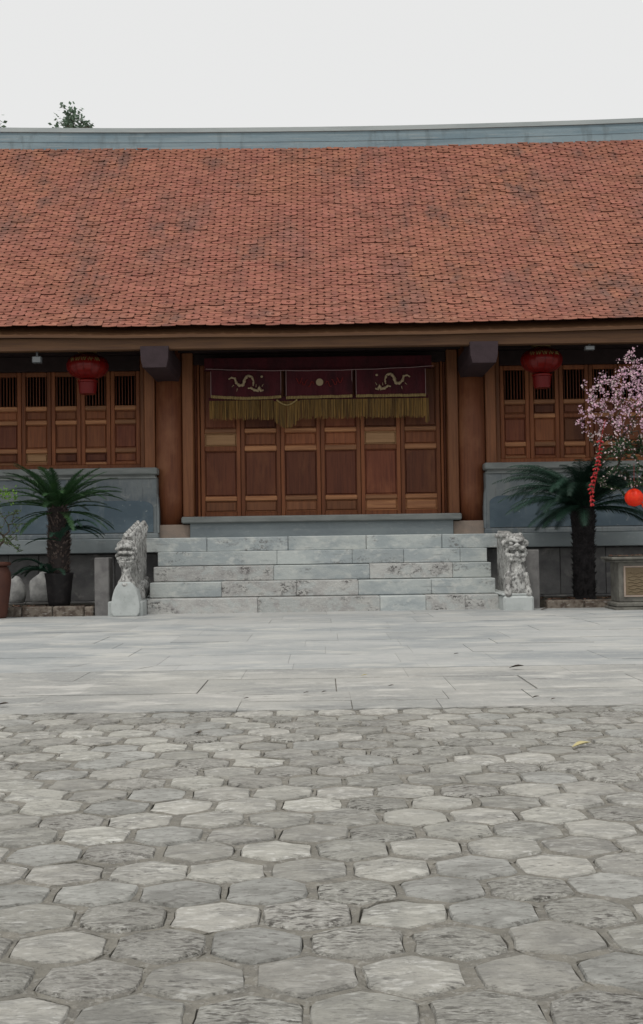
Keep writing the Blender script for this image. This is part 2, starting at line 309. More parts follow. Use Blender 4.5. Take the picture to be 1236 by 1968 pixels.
def hex_geo(seed, ox=0, oy=0, oz=0, tx=0, ty=0):
    out = hex_outline(seed); n = len(out); r = random.Random(seed + 99)
    rings = [(1.03, -.03), (1.0, -.003), (.965, .005), (.80, .008), (.45, .009)]
    V = []
    for ri, (s_, z) in enumerate(rings):
        for (x, y) in out:
            zz = z + (noise.noise((x * 24 + seed * 3.7, y * 30, .5)) * .0045 if ri > 1 else 0)
            V.append((x * s_, y * s_, zz))
    V.append((0, 0, .009 + r.uniform(-.003, .003)))
    V = [(x + ox, y + oy, z + oz + x * tx + y * ty) for x, y, z in V]
    F = []
    for i in range(4):
        for k in range(n):
            k2 = (k + 1) % n; F.append((i * n + k, i * n + k2, (i + 1) * n + k2, (i + 1) * n + k))
    F += [(4 * n + k, 4 * n + (k + 1) % n, 5 * n) for k in range(n)]
    return V, F, out
NV = 40
hexmesh = {}
for m_ in ('paver_stone', 'paver_stone_rough', 'paver_stone_smooth'):
    for s_ in range(NV):
        V, F, _ = hex_geo(s_); me = MB().add(V, F).mesh('paver', m_); hexmesh[m_, s_] = me
mort = MB(); margin = {k: MB() for k in ('paver_stone', 'paver_stone_rough', 'paver_stone_smooth')}
cands = []
row = 0; y = 2.978 - 10 * PR
while y < EDGE - .08:
    odd = (row % 2)
    base = .078 if not odd else .20
    for n_ in range(-20, 21):
        x = base + PW * n_
        if abs(x) > 4.9: continue
        cands.append((x + R.uniform(-.009, .009), y + R.uniform(-.007, .007), x, y))
    row += 1; y += PR
inview = [c for c in cands if c[1] > 2.32 and abs(c[0]) < .269 * c[1] + .13]
inview.sort(key=lambda c: c[1]); keep = set(inview[:296])
count = 0
for c in cands:
    x, y, gx, gy = c; s_ = R.randrange(NV); z = R.uniform(-.004, .003)
    u = R.random(); kind = 'paver_stone' if u < .60 else ('paver_stone_rough' if u < .86 else 'paver_stone_smooth')
    if abs(x - .80) < .1 and abs(y - 3.43) < .1: kind = 'paver_stone_smooth'
    if c in keep:
        o = link('paver', hexmesh[kind, s_], paving, (x, y, z)); o.rotation_euler = (R.uniform(-.025, .025), R.uniform(-.025, .025), 0)
    else:
        V, F, _ = hex_geo(s_, x, y, z, R.uniform(-.02, .02), R.uniform(-.02, .02)); margin[kind].add(V, F)
    out = hex_outline(s_); n = len(out); V = []; F = []
    cell = [(PW / 2 / math.cos(PI / 6) * math.cos(PI / 6 + i * PI / 3), PR / 1.5 * math.sin(PI / 6 + i * PI / 3)) for i in range(6)]
    inner = []; outer = []
    high = R.random() < .35
    for k, (px, py) in enumerate(out):
        gap = 1.0 + R.choice((-.03, -.01, .0, .01, .02, .03, .04)); inner.append((x + px * gap, y + py * gap, (.002 if high else -.002) + R.uniform(-.003, .003)))
        i = k // 3; q = cell[i]; j = (i + (1 if k % 3 else -1)) % 6; q2 = cell[j]; f = .5 if k % 3 == 2 else .2
        outer.append((gx + q[0] + (q2[0] - q[0]) * f, gy + q[1] + (q2[1] - q[1]) * f, -.001))
    low = [(a, b, -.020) for a, b, _ in inner]
    V = low + inner + outer
    for i in range(2):
        for k in range(n):
            k2 = (k + 1) % n; F.append((i * n + k, i * n + k2, (i + 1) * n + k2, (i + 1) * n + k))
    corners = len(V); V += [(gx + q[0], gy + q[1], -.001) for q in cell]
    for i in range(6): F.append((2 * n + 3 * i, corners + i, 2 * n + 3 * i + 1))
    mort.add(V, F)
o = part('mortar_joints', mort, 'mortar', paving, stuff=True)
for k, mb in margin.items():
    if mb.v: part('paver_margin', mb, k, paving, stuff=True)

# long slabs up to the hall
sb = MB(); sb.add([(-16, EDGE - .01, -.007), (16, EDGE - .01, -.007), (16, 20.2, -.007), (-16, 20.2, -.007)], [(0, 1, 2, 3)])
terrace = structure('slab_paving', sb, 'joint_dirt')
ys = [7.2, 7.62, 8.10, 8.94, 9.62, 10.08, 10.95, 11.8, 12.5, 13.5, 14.3, 15.3, 16.2, 17.1, 18.1, 19.9]
marg = {'slab_stone': MB(), 'slab_stone_near': MB()}; nslab = 0
for j in range(len(ys) - 1):
    y0, y1 = ys[j], ys[j + 1]; x = -10.0 + R.uniform(0, .6)
    if j in (0, 1): x = -1.83 - .62 * 13
    while x < 10:
        wd = R.choice((.55, .8, .95, 1.1, 1.25)) if j > 1 else R.choice((.54, .62, .7))
        x1 = x + wd; k = 'slab_stone_near' if y0 < 9.5 else 'slab_stone'
        gp = R.uniform(.0005, .002) if y0 > 8.5 else R.choice((0, 0, .001, .003, .007))
        zt = R.uniform(-.0025, .0025); mb = MB()
        # each slab edge is a little uneven
        nx = 8; top = []
        for i in range(nx + 1): top.append((x + gp + (wd - 2 * gp) * i / nx, y0 + gp + R.uniform(0, .05 if j == 0 else (.014 if y0 < 9 else .006)), zt))
        for i in range(nx + 1): top.append((x1 - gp - (wd - 2 * gp) * i / nx, y1 - gp - R.uniform(0, .005), zt))
        n = len(top); V = top + [(a, b, -.035) for a, b, _ in top]
        F = [tuple(range(n))] + [(i, n + i, n + (i + 1) % n, (i + 1) % n) for i in range(n)]
        mb.add(V, F)
        if abs((x + x1) / 2) < .269 * y1 + .5 and nslab < 290:
            part('slab', mb, k, terrace, piv=((x + x1) / 2, (y0 + y1) / 2, 0)); nslab += 1
        else: marg[k].add(V, F)
        x = x1
for (x0, y0, dx, dy, wd_) in ((-1.76, 7.23, .52, .0, .010), (-2.16, 9.02, .62, .0, .006), (-2.12, 9.95, .12, .42, .007), (-2.0, 10.37, .55, .03, .007), (-1.55, 9.7, .14, .30, .010), (-1.42, 10.02, .35, .02, .012),
                           (-1.07, 10.04, .42, .01, .006), (-.55, 8.0, .28, -.04, .007), (.82, 7.24, .62, -.02, .011), (1.2, 8.62, .55, .05, .006), (.45, 8.95, .5, .0, .005), (1.25, 9.3, .30, -.35, .007), (-.9, 12.1, .6, .1, .006), (1.4, 11.6, .7, -.1, .006), (3.2, 15.6, 1.0, .05, .02), (-.2, 7.3, .45, .02, .009), (-1.2, 7.5, .3, .02, .006), (-3.4, 14.2, 1.2, .1, .015)):
    n = 7; up = []; dn = []
    for i in range(n + 1):
        t = i / n; cx_ = x0 + dx * t; cy_ = y0 + dy * t + R.uniform(-.012, .012); h = wd_ * (.25 + .75 * math.sin(PI * t)) * R.uniform(.5, 1)
        up.append((cx_ - h * .3, cy_ + h * .5, .0045)); dn.append((cx_ + h * .3, cy_ - h * .5, .0045))
    part('crack', MB().add(dn + up, [(i, i + 1, n + 2 + i, n + 1 + i) for i in range(n)]), 'dark_soil', terrace)
for k, mb in marg.items():
    if mb.v: part('slab_margin', mb, k, terrace, stuff=True)

# ------------------------------------------------------------------ temple hall
hall = thing('temple_hall', 'long wooden temple hall with a red tiled roof on a grey stone base', 'temple', (0, 22, 0))
PZ = 1.149
plat = part('platform', MB().box(-9.6, 9.6, 19.75, 30.5, -.08, PZ - .235), 'base_wall_stone', hall)
# the base wall is faced with upright slabs; a ledge of thick slabs caps it
for sgn in (-1, 1):
    x = 2.66
    while x < 9.6:
        wd = R.choice((.5, .62, .75)); x1 = min(x + wd, 9.6)
        part('facing_slab', MB().box(sgn * (x + .004), sgn * (x1 - .004), 19.68 + R.uniform(0, .012), 19.752, .14, PZ - .25, .006), 'base_wall_stone', plat)
        part('footing_slab', MB().box(sgn * (x + .004 + .2), sgn * (x1 - .004 + .2), 19.60 + R.uniform(0, .012), 19.752, -.03, .135, .012), 'base_wall_stone', plat)
        x = x1
xs = [-9.6, -8.2, -6.9, -5.75, -4.35, -2.98, -1.87, -.55, .72, 1.95, 3.1, 4.2, 5.4, 6.6, 8.1, 9.6]
for i in range(len(xs) - 1):
    a, b = xs[i], xs[i + 1]; mid = (a + b) / 2
    part('ledge_slab', MB().box(a + .003, b - .003, 19.44 + R.uniform(0, .004), 20.6, PZ - .23, PZ + R.uniform(-.003, .003), .012),
         'step_stone' if abs(mid) < 2.7 else 'ledge_stone', plat)
part('paved_floor', MB().box(-9.6, 9.6, 20.6, 30.5, PZ - .23, PZ - .002), 'ledge_stone', plat)

# podium walls under the side windows
for sgn in (-1, 1):
    xa, xb = 2.80, 9.2; yf = 20.35
    pod = part('podium_wall', MB().box(sgn * xa, sgn * xb, yf, 20.9, PZ, 2.20, .01), 'podium_stone', hall)
    part('cornice', MB().box(sgn * (xa - .015), sgn * xb, yf - .06, 20.92, 2.245, 2.362, .018), 'cornice_stone', pod)
    part('fillet', MB().box(sgn * (xa + .03), sgn * xb, yf + .0, 20.9, 2.2, 2.246), 'cornice_stone', pod)
    part('fillet', MB().box(sgn * (xa + .0), sgn * xb, yf - .03, 20.9, 2.178, 2.204, .006), 'cornice_stone', pod)
    part('base_moulding', MB().box(sgn * (xa - .03), sgn * xb, yf - .035, 20.9, PZ, 1.245, .02), 'podium_stone', pod)
    # low raised panels with ogee corners
    for (p0, p1) in ((2.86, 4.52), (4.60, 6.5), (6.6, 8.6)):
        z0, z1 = 1.262, 1.80; pts = []
        def corner(cx, cz, a0, a1, r=.22, n=6): return [(cx + r * math.cos(a0 + (a1 - a0) * i / n), cz + r * .55 * math.sin(a0 + (a1 - a0) * i / n)) for i in range(n + 1)]
        if sgn > 0:
            pts = [(p0, z0), (p1, z0)] + corner(p1 - .22, z1 - .12, 0, PI / 2) + ([(p0 + .22, z1)] if False else []) + corner(p0 + .22, z1 - .12, PI / 2, PI)
        else:
            pts = [(-p1, z0), (-p0, z0)] + corner(-p0 - .22, z1 - .12, 0, PI / 2) + corner(-p1 + .22, z1 - .12, PI / 2, PI)
        part('carved_panel', MB().prism_y(pts, yf - .018, yf + .01), 'podium_panel_stone', pod)
    # the end face of the wall swells out towards its foot
    part('end_scroll', MB().prism_y([(sgn * (xa + .001), PZ + .1), (sgn * (xa - .035), PZ + .1), (sgn * (xa - .035), 1.62), (sgn * (xa - .02), 1.85), (sgn * (xa + .001), 1.95)][::(1 if sgn < 0 else -1)], yf - .002, 20.5), 'podium_stone', pod)

# door sill
sill = part('door_sill', MB().box(-2.24, 2.24, 20.38, 20.95, PZ, 1.40), 'ledge_stone', hall, label='blue grey stone sill under the doors')
part('sill_slab', MB().box(-2.38, 2.38, 20.30, 20.95, 1.402, 1.513, .02), 'cornice_stone', sill)

# pillars
for x in (-6.82, -2.62, 2.62, 6.82):
    pl = part('pillar', MB().lathe([(.225, 0), (.24, .5), (.24, 1.6), (.232, 3.4)], (x, 20.75, 1.38), 28), 'wood_pillar', hall, True)
    part('plinth', MB().box((x - .28 if x > 3 or -3 < x < 0 else x - .375) if x > 0 or x < -3 else x - .28, (x + .28 if x > 0 or x < -3 else x + .375), 20.45, 21.05, PZ + .001, 1.385, .012), 'tan_stone', pl)
    # bracket beam end carried out to the eaves
    bk = part('bracket', MB(), 'wood_bracket', hall)
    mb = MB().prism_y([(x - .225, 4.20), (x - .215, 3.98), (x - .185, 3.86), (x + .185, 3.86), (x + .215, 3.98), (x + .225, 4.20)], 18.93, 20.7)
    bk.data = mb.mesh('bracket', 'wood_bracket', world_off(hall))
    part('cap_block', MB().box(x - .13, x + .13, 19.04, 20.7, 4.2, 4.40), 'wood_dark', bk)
# jamb posts either side of every pillar
def jamb(x0, x1, y0, z0, z1, m='wood_jamb'): part('jamb_post', MB().box(x0, x1, y0, 21.0, z0, z1, .012), m, hall)
for s in (-1, 1):
    jamb(s * 2.20, s * 2.385, 20.62, 1.515, 4.36)
    jamb(s * 2.108, s * 2.15, 20.84, 1.515, 4.36, 'wood_stile')
    jamb(s * 2.152, s * 2.198, 20.90, 1.515, 4.36, 'wood_panel')
    jamb(s * 2.86, s * 3.045, 20.66, 2.363, 4.36)
    jamb(s * 3.06, s * 3.135, 20.80, 2.363, 4.36)
    jamb(s * 6.29, s * 6.38, 20.80, 2.363, 4.36); jamb(s * 6.40, s * 6.58, 20.66, 2.363, 4.36)
    jamb(s * 7.07, s * 7.25, 20.66, 2.363, 4.36)
# sills, lintels and the wall above
for s in (-1, 1):
    part('window_sill', MB().box(s * 3.135, s * 6.29, 20.82, 21.0, 2.363, 2.462, .01), 'wood_stile', hall)
    part('window_lintel', MB().box(s * 3.135, s * 6.29, 20.80, 21.0, 4.10, 4.36, .01), 'wood_dark', hall)  # darker than the frame: shade under the eaves put into the wood colour
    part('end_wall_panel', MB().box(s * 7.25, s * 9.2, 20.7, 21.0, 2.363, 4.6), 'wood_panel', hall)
part('door_lintel', MB().box(-2.2, 2.2, 20.80, 21.0, 4.18, 4.36, .01), 'wood_dark', hall)  # lintel colour darkened to stand for the deep shade below the eaves
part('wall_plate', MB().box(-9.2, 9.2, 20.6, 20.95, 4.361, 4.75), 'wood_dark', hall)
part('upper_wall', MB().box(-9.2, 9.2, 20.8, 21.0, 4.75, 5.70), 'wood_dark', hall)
for s in (-1, 1):
    part('side_wall', MB().box(s * 9.2, s * 9.4, 20.7, 28.9, PZ, 5.4), 'interior_plaster', hall)
    part('gable', MB().prism_x([(21.0, 5.4), (28.9, 5.4), (24.6, 9.0)], s * 9.2, s * 9.38), 'interior_plaster', hall)
part('rear_wall', MB().box(-9.2, 9.2, 28.7, 28.9, PZ, 5.4), 'interior_plaster', hall)

# door leaves
def slab_panel(mb, x0, x1, yb, z0, z1, fld=.018, depth=.02):
    """a fielded panel: flat edge, sloping margin, raised field"""
    yb0 = yb; d = depth; a = .03
    V = [(x0, yb0, z0), (x1, yb0, z0), (x1, yb0, z1), (x0, yb0, z1),
         (x0 + a * .5, yb0, z0 + a * .5), (x1 - a * .5, yb0, z0 + a * .5), (x1 - a * .5, yb0, z1 - a * .5), (x0 + a * .5, yb0, z1 - a * .5),
         (x0 + a, yb0 - d, z0 + a), (x1 - a, yb0 - d, z0 + a), (x1 - a, yb0 - d, z1 - a), (x0 + a, yb0 - d, z1 - a)]
    F = []
    for i in range(4):
        j = (i + 1) % 4; F += [(i, j, 4 + j, 4 + i), (4 + i, 4 + j, 8 + j, 8 + i)]
    F.append((8, 9, 10, 11)); return mb.add(V, F)
def door_leaf(xc, i):
    wd = .70; x0, x1 = xc - wd / 2 + .004, xc + wd / 2 - .004; y0 = 20.90; zb, zt = 1.517, 4.18; st = .066
    lf = part('door_leaf', MB().box(x0, x0 + st, y0, y0 + .06, zb, zt, .006).box(x1 - st, x1, y0, y0 + .06, zb, zt, .006), 'wood_stile', hall)
    xi0, xi1 = x0 + st, x1 - st
    lightrail = {0: 'wood_rail', 4: 'wood_light'}
    for (a, b, mt) in ((1.517, 1.60, 'wood_stile'), (1.795, 1.875, 'wood_rail'), (2.665, 2.755, 'wood_rail'), (2.985, 3.06, 'wood_rail'), (4.10, 4.18, 'wood_stile')):
        part('rail', MB().box(xi0 + .001, xi1 - .001, y0 - .006, y0 + .055, a, b, .012), mt if not (b == 2.755 and i in (0, 4)) else 'wood_stile', lf)
    for (a, b, k) in ((1.60, 1.795, 'low'), (1.875, 2.665, 'mid'), (2.755, 2.985, 'up'), (3.06, 4.10, 'top')):
        mt = 'wood_panel'
        if k == 'low' and i >= 4: mt = 'wood_rail'
        if k == 'low' and i < 4: mt = 'wood_jamb'
        if k == 'up': mt = 'wood_light' if i in (0, 4) else 'wood_stile'
        lb = 'pale unstained wood panel' if mt == 'wood_light' else None
        part('panel', slab_panel(MB(), xi0, xi1, y0 + .042, a, b), mt, lf, label=lb)
    return lf
for i in range(6): door_leaf(-1.75 + .70 * i, i)
def window_leaf(xc, i):
    wd = .52; x0, x1 = xc - wd / 2 + .004, xc + wd / 2 - .004; y0 = 20.90; zb, zt = 2.464, 4.10; st = .068
    lf = part('window_leaf', MB().box(x0, x0 + st, y0, y0 + .06, zb, zt, .008).box(x1 - st, x1, y0, y0 + .06, zb, zt, .008), 'wood_stile', hall)
    xi0, xi1 = x0 + st, x1 - st
    for (a, b, m_) in ((2.464, 2.512, 'wood_rail'), (2.675, 2.755, 'wood_rail'), (3.175, 3.25, 'wood_rail'), (3.42, 3.50, 'wood_rail'), (4.02, 4.10, 'wood_stile')):
        part('rail', MB().box(xi0 + .001, xi1 - .001, y0 - .006, y0 + .055, a, b, .012), m_ if R.random() < .8 else 'wood_stile', lf)
    for (a, b) in ((2.512, 2.675), (2.755, 3.175), (3.25, 3.42)):
        mt = R.choice(('wood_panel', 'wood_panel', 'wood_stile'))
        if i == -4 and a < 2.6: mt = 'wood_light'
        part('panel', slab_panel(MB(), xi0, xi1, y0 + .045, a, b), mt, lf)
    nb = 7
    for k in range(nb):
        bx = xi0 + (xi1 - xi0) * (k + .5) / nb
        part('baluster', MB().tube([(bx, y0 + .03, 3.5), (bx, y0 + .03, 4.02)], .009, 6, False), 'wood_panel', lf)
for s in (-1, 1):
    for i in range(6): window_leaf(s * (3.41 + .52 * i), s * (i + 1))

# ------------------------------------------------------------------ roof
YE, YR, ZE = 18.9, 24.6, 4.50
def prof(y):
    t = y - YE; return ZE + .70 * t + .0285 * t * t
S = [0.0]; YS = [YE]
while YS[-1] < YR:
    y2 = YS[-1] + .01; S.append(S[-1] + math.hypot(.01, prof(y2) - prof(YS[-1]))); YS.append(y2)
def at_s(s):
    i = min(int(s / S[-1] * (len(S) - 1)), len(S) - 2)
    while S[i] > s and i > 0: i -= 1
    while i < len(S) - 2 and S[i + 1] < s: i += 1
    f = (s - S[i]) / (S[i + 1] - S[i]); return YS[i] + .01 * f
def rise(x): return .0016 * x * x + .012 * noise.noise((x * .8, 3.1, 0))
roof = part('roof', MB(), 'wood_dark', hall)
rb = MB(); nseg = 24; xcols = [-10.2 + 20.4 * i / 40 for i in range(41)]
V = []; F = []
for k in (0, 1):
    for i in range(nseg + 1):
        yy = YE + .03 + (YR - YE - .03) * i / nseg
        for x in xcols: V.append((x, yy, prof(yy) - (.16 if k == 0 else .20) + rise(x)))
nc = len(xcols); base1 = (nseg + 1) * nc
for i in range(nseg):
    for j in range(nc - 1):
        a = i * nc + j; F.append((a, a + 1, a + nc + 1, a + nc)); F.append((base1 + a, base1 + a + nc, base1 + a + nc + 1, base1 + a + 1))
for j in range(nc - 1): F.append((j, base1 + j, base1 + j + 1, j + 1))
rb.add(V, F); roof.data = rb.mesh('roof', 'wood_beam', world_off(hall))
part('rear_slope', MB().add([(-10.2, YR, prof(YR)), (10.2, YR, prof(YR)), (10.2, 2 * YR - YE, ZE), (-10.2, 2 * YR - YE, ZE)], [(0, 1, 2, 3)]), 'roof_tile_field', roof)
TW = .2365; ROWP = .0745
def tile_geo(seed, cc=None, dd=None, shallow=False):
    r = random.Random(seed); h = TW / 2 - .0015; th = .008
    c = r.uniform(.016, .027); d = r.uniform(.030, .044); bow = r.uniform(.006, .011)
    if cc: c, d = cc, dd
    f = [(-h, d + .012), (-h + .004, d), (-h + c, .006), (-h * .5, -bow * .6), (0, -bow), (h * .5, -bow * .6), (h - c, .006), (h - .004, d), (h, d + .012)]
    L_ = .150; lift = .002
    top = [(x, y, (th + lift * (1 - min(max(y, 0) / .04, 1)) if abs(x) < h * .9 else th)) for x, y in f]
    bot = [(x, y + .002, z - th) for x, y, z in top]
    bk = [(h, L_, .001), (-h, L_, .001)]
    # hollow at the joint of the course above
    pw, p0, p1, dp = .030, .060, .122, .10
    V = top + bot + bk
    n = len(f)
    zt = lambda y: th + (.001 - th) * max(y, 0) / L_
    pit = [(-pw, p0, zt(p0)), (pw, p0, zt(p0)), (pw, p1, zt(p1)), (-pw, p1, zt(p1))]
    if shallow: dp = .012
    k = len(V); V = V + pit + [(x * .9, y, z - dp) for x, y, z in pit]
    F = [(i, n + i, n + i + 1, i + 1) for i in range(n - 1)]
    # top: left strip, front strip, right strip, rear strip around the hollow
    b0, b1 = 2 * n, 2 * n + 1
    F += [(0, 1, 2, 3, k), (3, 4, k), (4, k + 1, k), (4, 5, k + 1), (5, 6, 7, 8, k + 1), (8, b0, k + 2, k + 1), (0, k, k + 3, b1), (b1, k + 3, k + 2, b0)]
    for i in range(4):
        j = (i + 1) % 4; F.append((k + i, k + j, k + 4 + j, k + 4 + i))
    F.append((k + 4, k + 5, k + 6, k + 7))
    # make faces point up / outward where possible is not needed: both sides shade alike
    return V, F
tv = [tile_geo(i) for i in range(8)]
tv_eave = [tile_geo(i + 20, .010, .018, True) for i in range(4)]
tv2 = [tile_geo(i + 40, None, None, True) for i in range(4)]
tmesh2 = [MB().add(*t).mesh('tile', 'roof_tile') for t in tv2]
emesh = [MB().add(*t).mesh('tile', 'roof_tile') for t in tv_eave]
tmesh = [MB().add(*t).mesh('tile', 'roof_tile') for t in tv]
field = MB(); off = world_off(roof); ntile = 0
nrow = int(S[-1] / ROWP)
for rw in range(nrow):
    s0 = rw * ROWP; yy = at_s(s0); sl_ = .70 + 2 * .0285 * (yy - YE); th = math.atan(sl_); cth, sth = math.cos(th), math.sin(th)
    sh = (TW / 2 if rw % 2 else 0)
    for cidx in range(-43, 44):
        x = cidx * TW + sh - .02
        if abs(x) > 10.1: continue
        wob = .010 * noise.noise((x * .6, s0 * 1.3, 5)) + .006 * noise.noise((x * 3, s0 * 4, 9))
        lift = R.uniform(-.003, .003) + (R.uniform(.006, .014) if R.random() < .08 else 0)
        dx = R.uniform(-.005, .005); ds = R.uniform(-.006, .006) - (.02 if R.random() < .02 else 0)
        vi = R.randrange(8)
        rz = R.uniform(-.03, .03); ry = R.uniform(-.035, .035)
        P = Vector((x + dx, yy + (wob + lift) * -sth + ds * cth, prof(yy) + (wob + lift) * cth + ds * sth + rise(x)))
        if rw < 7 and abs(x) < 5.15 and ntile < 298:
            o = link('tile', tmesh[vi] if rw > 2 else (tmesh2[vi % 4] if rw else emesh[vi % 4]), roof, P - off); o.rotation_euler = (th, ry, rz); ntile += 1
        else:
            cz, sz = math.cos(rz), math.sin(rz); V = []
            for (a, b, c) in (tv[vi] if rw > 2 else (tv2[vi % 4] if rw else tv_eave[vi % 4]))[0]:
                c2 = c - a * ry; a2 = a * cz - b * sz; b2 = a * sz + b * cz
                V.append((P.x + a2, P.y + b2 * cth - c2 * sth, P.z + b2 * sth + c2 * cth))
            field.add(V, tv[0][1])
part('tile_field', field, 'roof_tile_field', roof, stuff=True)
# ridge
def sweep(outline, x0, x1, n, m, name, parent):
    V = []; F = []; k = len(outline)
    for i in range(n + 1):
        x = x0 + (x1 - x0) * i / n
        for (y, z) in outline: V.append((x, y, z + .0019 * x * x + .008 * noise.noise((x * .35, 1, 2))))
    for i in range(n):
        for j in range(k):
            j2 = (j + 1) % k; F.append((i * k + j, (i + 1) * k + j, (i + 1) * k + j2, i * k + j2))
    F.append(tuple(range(k))); F.append(tuple(n * k + j for j in range(k))[::-1])
    return part(name, MB().add(V, F), m, parent)
RZ = prof(YR)
ridge = sweep([(24.34, RZ - .55), (24.34, RZ + .02), (24.90, RZ + .02), (24.90, RZ - .55)], -10.3, 10.3, 24, 'ridge_cap', 'ridge', roof)
sweep([(24.333, RZ - .125), (24.333, RZ - .113), (24.34, RZ - .113), (24.34, RZ - .125)], -10.3, 10.3, 24, 'ridge_cap', 'ridge_band', roof)
sweep([(24.36, RZ + .021), (24.36, RZ + .085), (24.86, RZ + .085), (24.86, RZ + .021)], -10.3, 10.3, 24, 'ridge_cap', 'ridge_groove', roof)
sweep([(24.33, RZ + .086), (24.33, RZ + .175), (24.40, RZ + .195), (24.88, RZ + .195), (24.93, RZ + .175), (24.93, RZ + .086)], -10.3, 10.3, 24, 'ridge_top', 'ridge_coping', roof)
# eave boards
part('eave_beam', MB().box(-10.1, 10.1, 19.00, 19.14, 4.155, 4.37, .012), 'wood_beam', hall)
part('eave_board', MB().box(-10.1, 10.1, 19.03, 19.10, 4.371, 4.42), 'wood_beam', hall)
for i in range(41):
    x = -9.8 + i * .49
    V = []
    mb = MB()
    for (ya, yb) in ((19.17, 20.79),):
        za, zb_ = prof(ya) - .202 + rise(x), prof(yb) - .202 + rise(x)
        mb.add([(x - .04, ya, za - .1), (x + .04, ya, za - .1), (x + .04, yb, zb_ - .1), (x - .04, yb, zb_ - .1), (x - .04, ya, za), (x + .04, ya, za), (x + .04, yb, zb_), (x - .04, yb, zb_)],
               [(0, 3, 2, 1), (4, 5, 6, 7), (0, 1, 5, 4), (1, 2, 6, 5), (2, 3, 7, 6), (3, 0, 4, 7)])
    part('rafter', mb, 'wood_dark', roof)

# ------------------------------------------------------------------ stone stairs
stairs = thing('stone_stairs', 'pale weathered stone steps rising to the hall between two carved guardians', 'steps', (0, 18.7, 0))
tops = [.221, .457, .695, .922]
joints = [[-2.64, -.98, .86, 1.55, 2.14, 2.65], [-2.65, -1.55, -.40, .55, 1.67, 2.65], [-2.64, -.76, .74, 2.04, 2.64], [-2.62, -.72, .48, 1.30, 2.20, 2.63]]
spk = [[1, 1, 0, 1, 1], [0, 1, 1, 0, 0], [1, 0, 1, 0], [0, 0, 0, 0, 0]]
z0 = -.03
for i, zt in enumerate(tops):
    y0 = 18.0 + .36 * i
    st = part('step', MB().box(-2.60, 2.60, y0 + .05, 19.72, z0, zt - .03), 'step_stone', stairs)
    for j in range(len(joints[i]) - 1):
        a, b = joints[i][j], joints[i][j + 1]
        part('block', MB().box(a + .0015, b - .0015, y0 + R.uniform(0, .008), y0 + .44, z0 + .006, zt + R.uniform(-.004, .003), .009), 'step_stone_lichen' if spk[i][j] else 'step_stone', st)
    z0 = zt

# ------------------------------------------------------------------ guardians
import numpy as np
class SD:
    """a body modelled as blended solids on a grid, then skinned as one continuous mesh"""
    def __init__(s): s.p = []
    def ell(s, c, r): s.p.append(('e', c, r))
    def tube(s, pts, rad, n=6):
        if not hasattr(rad, '__len__'): rad = [rad] * len(pts)
        for i in range(len(pts) - 1): s.p.append(('c', pts[i], pts[i + 1], rad[i], rad[i + 1]))
    def cut(s, c, r): s.p.append(('n', c, r))
    def prism_x(s, yz, x0, x1): s.p.append(('x', [(y, z) for y, z in yz], x0, x1))
    def prism_y(s, xz, y0, y1): s.p.append(('y', [(x, z) for x, z in xz], y0, y1))
def poly_sd(P, U, V):
    d = np.full(U.shape, 1e9); ins = np.zeros(U.shape, bool); n = len(P)
    for i in range(n):
        (ax, ay), (bx, by) = P[i], P[(i + 1) % n]; ex, ey = bx - ax, by - ay; wx, wy = U - ax, V - ay
        t = np.clip((wx * ex + wy * ey) / (ex * ex + ey * ey + 1e-12), 0, 1); d = np.minimum(d, np.hypot(wx - ex * t, wy - ey * t))
        c = ((ay > V) != (by > V)) & (U < (bx - ax) * (V - ay) / (by - ay + 1e-12) + ax); ins ^= c
    return np.where(ins, -d, d)
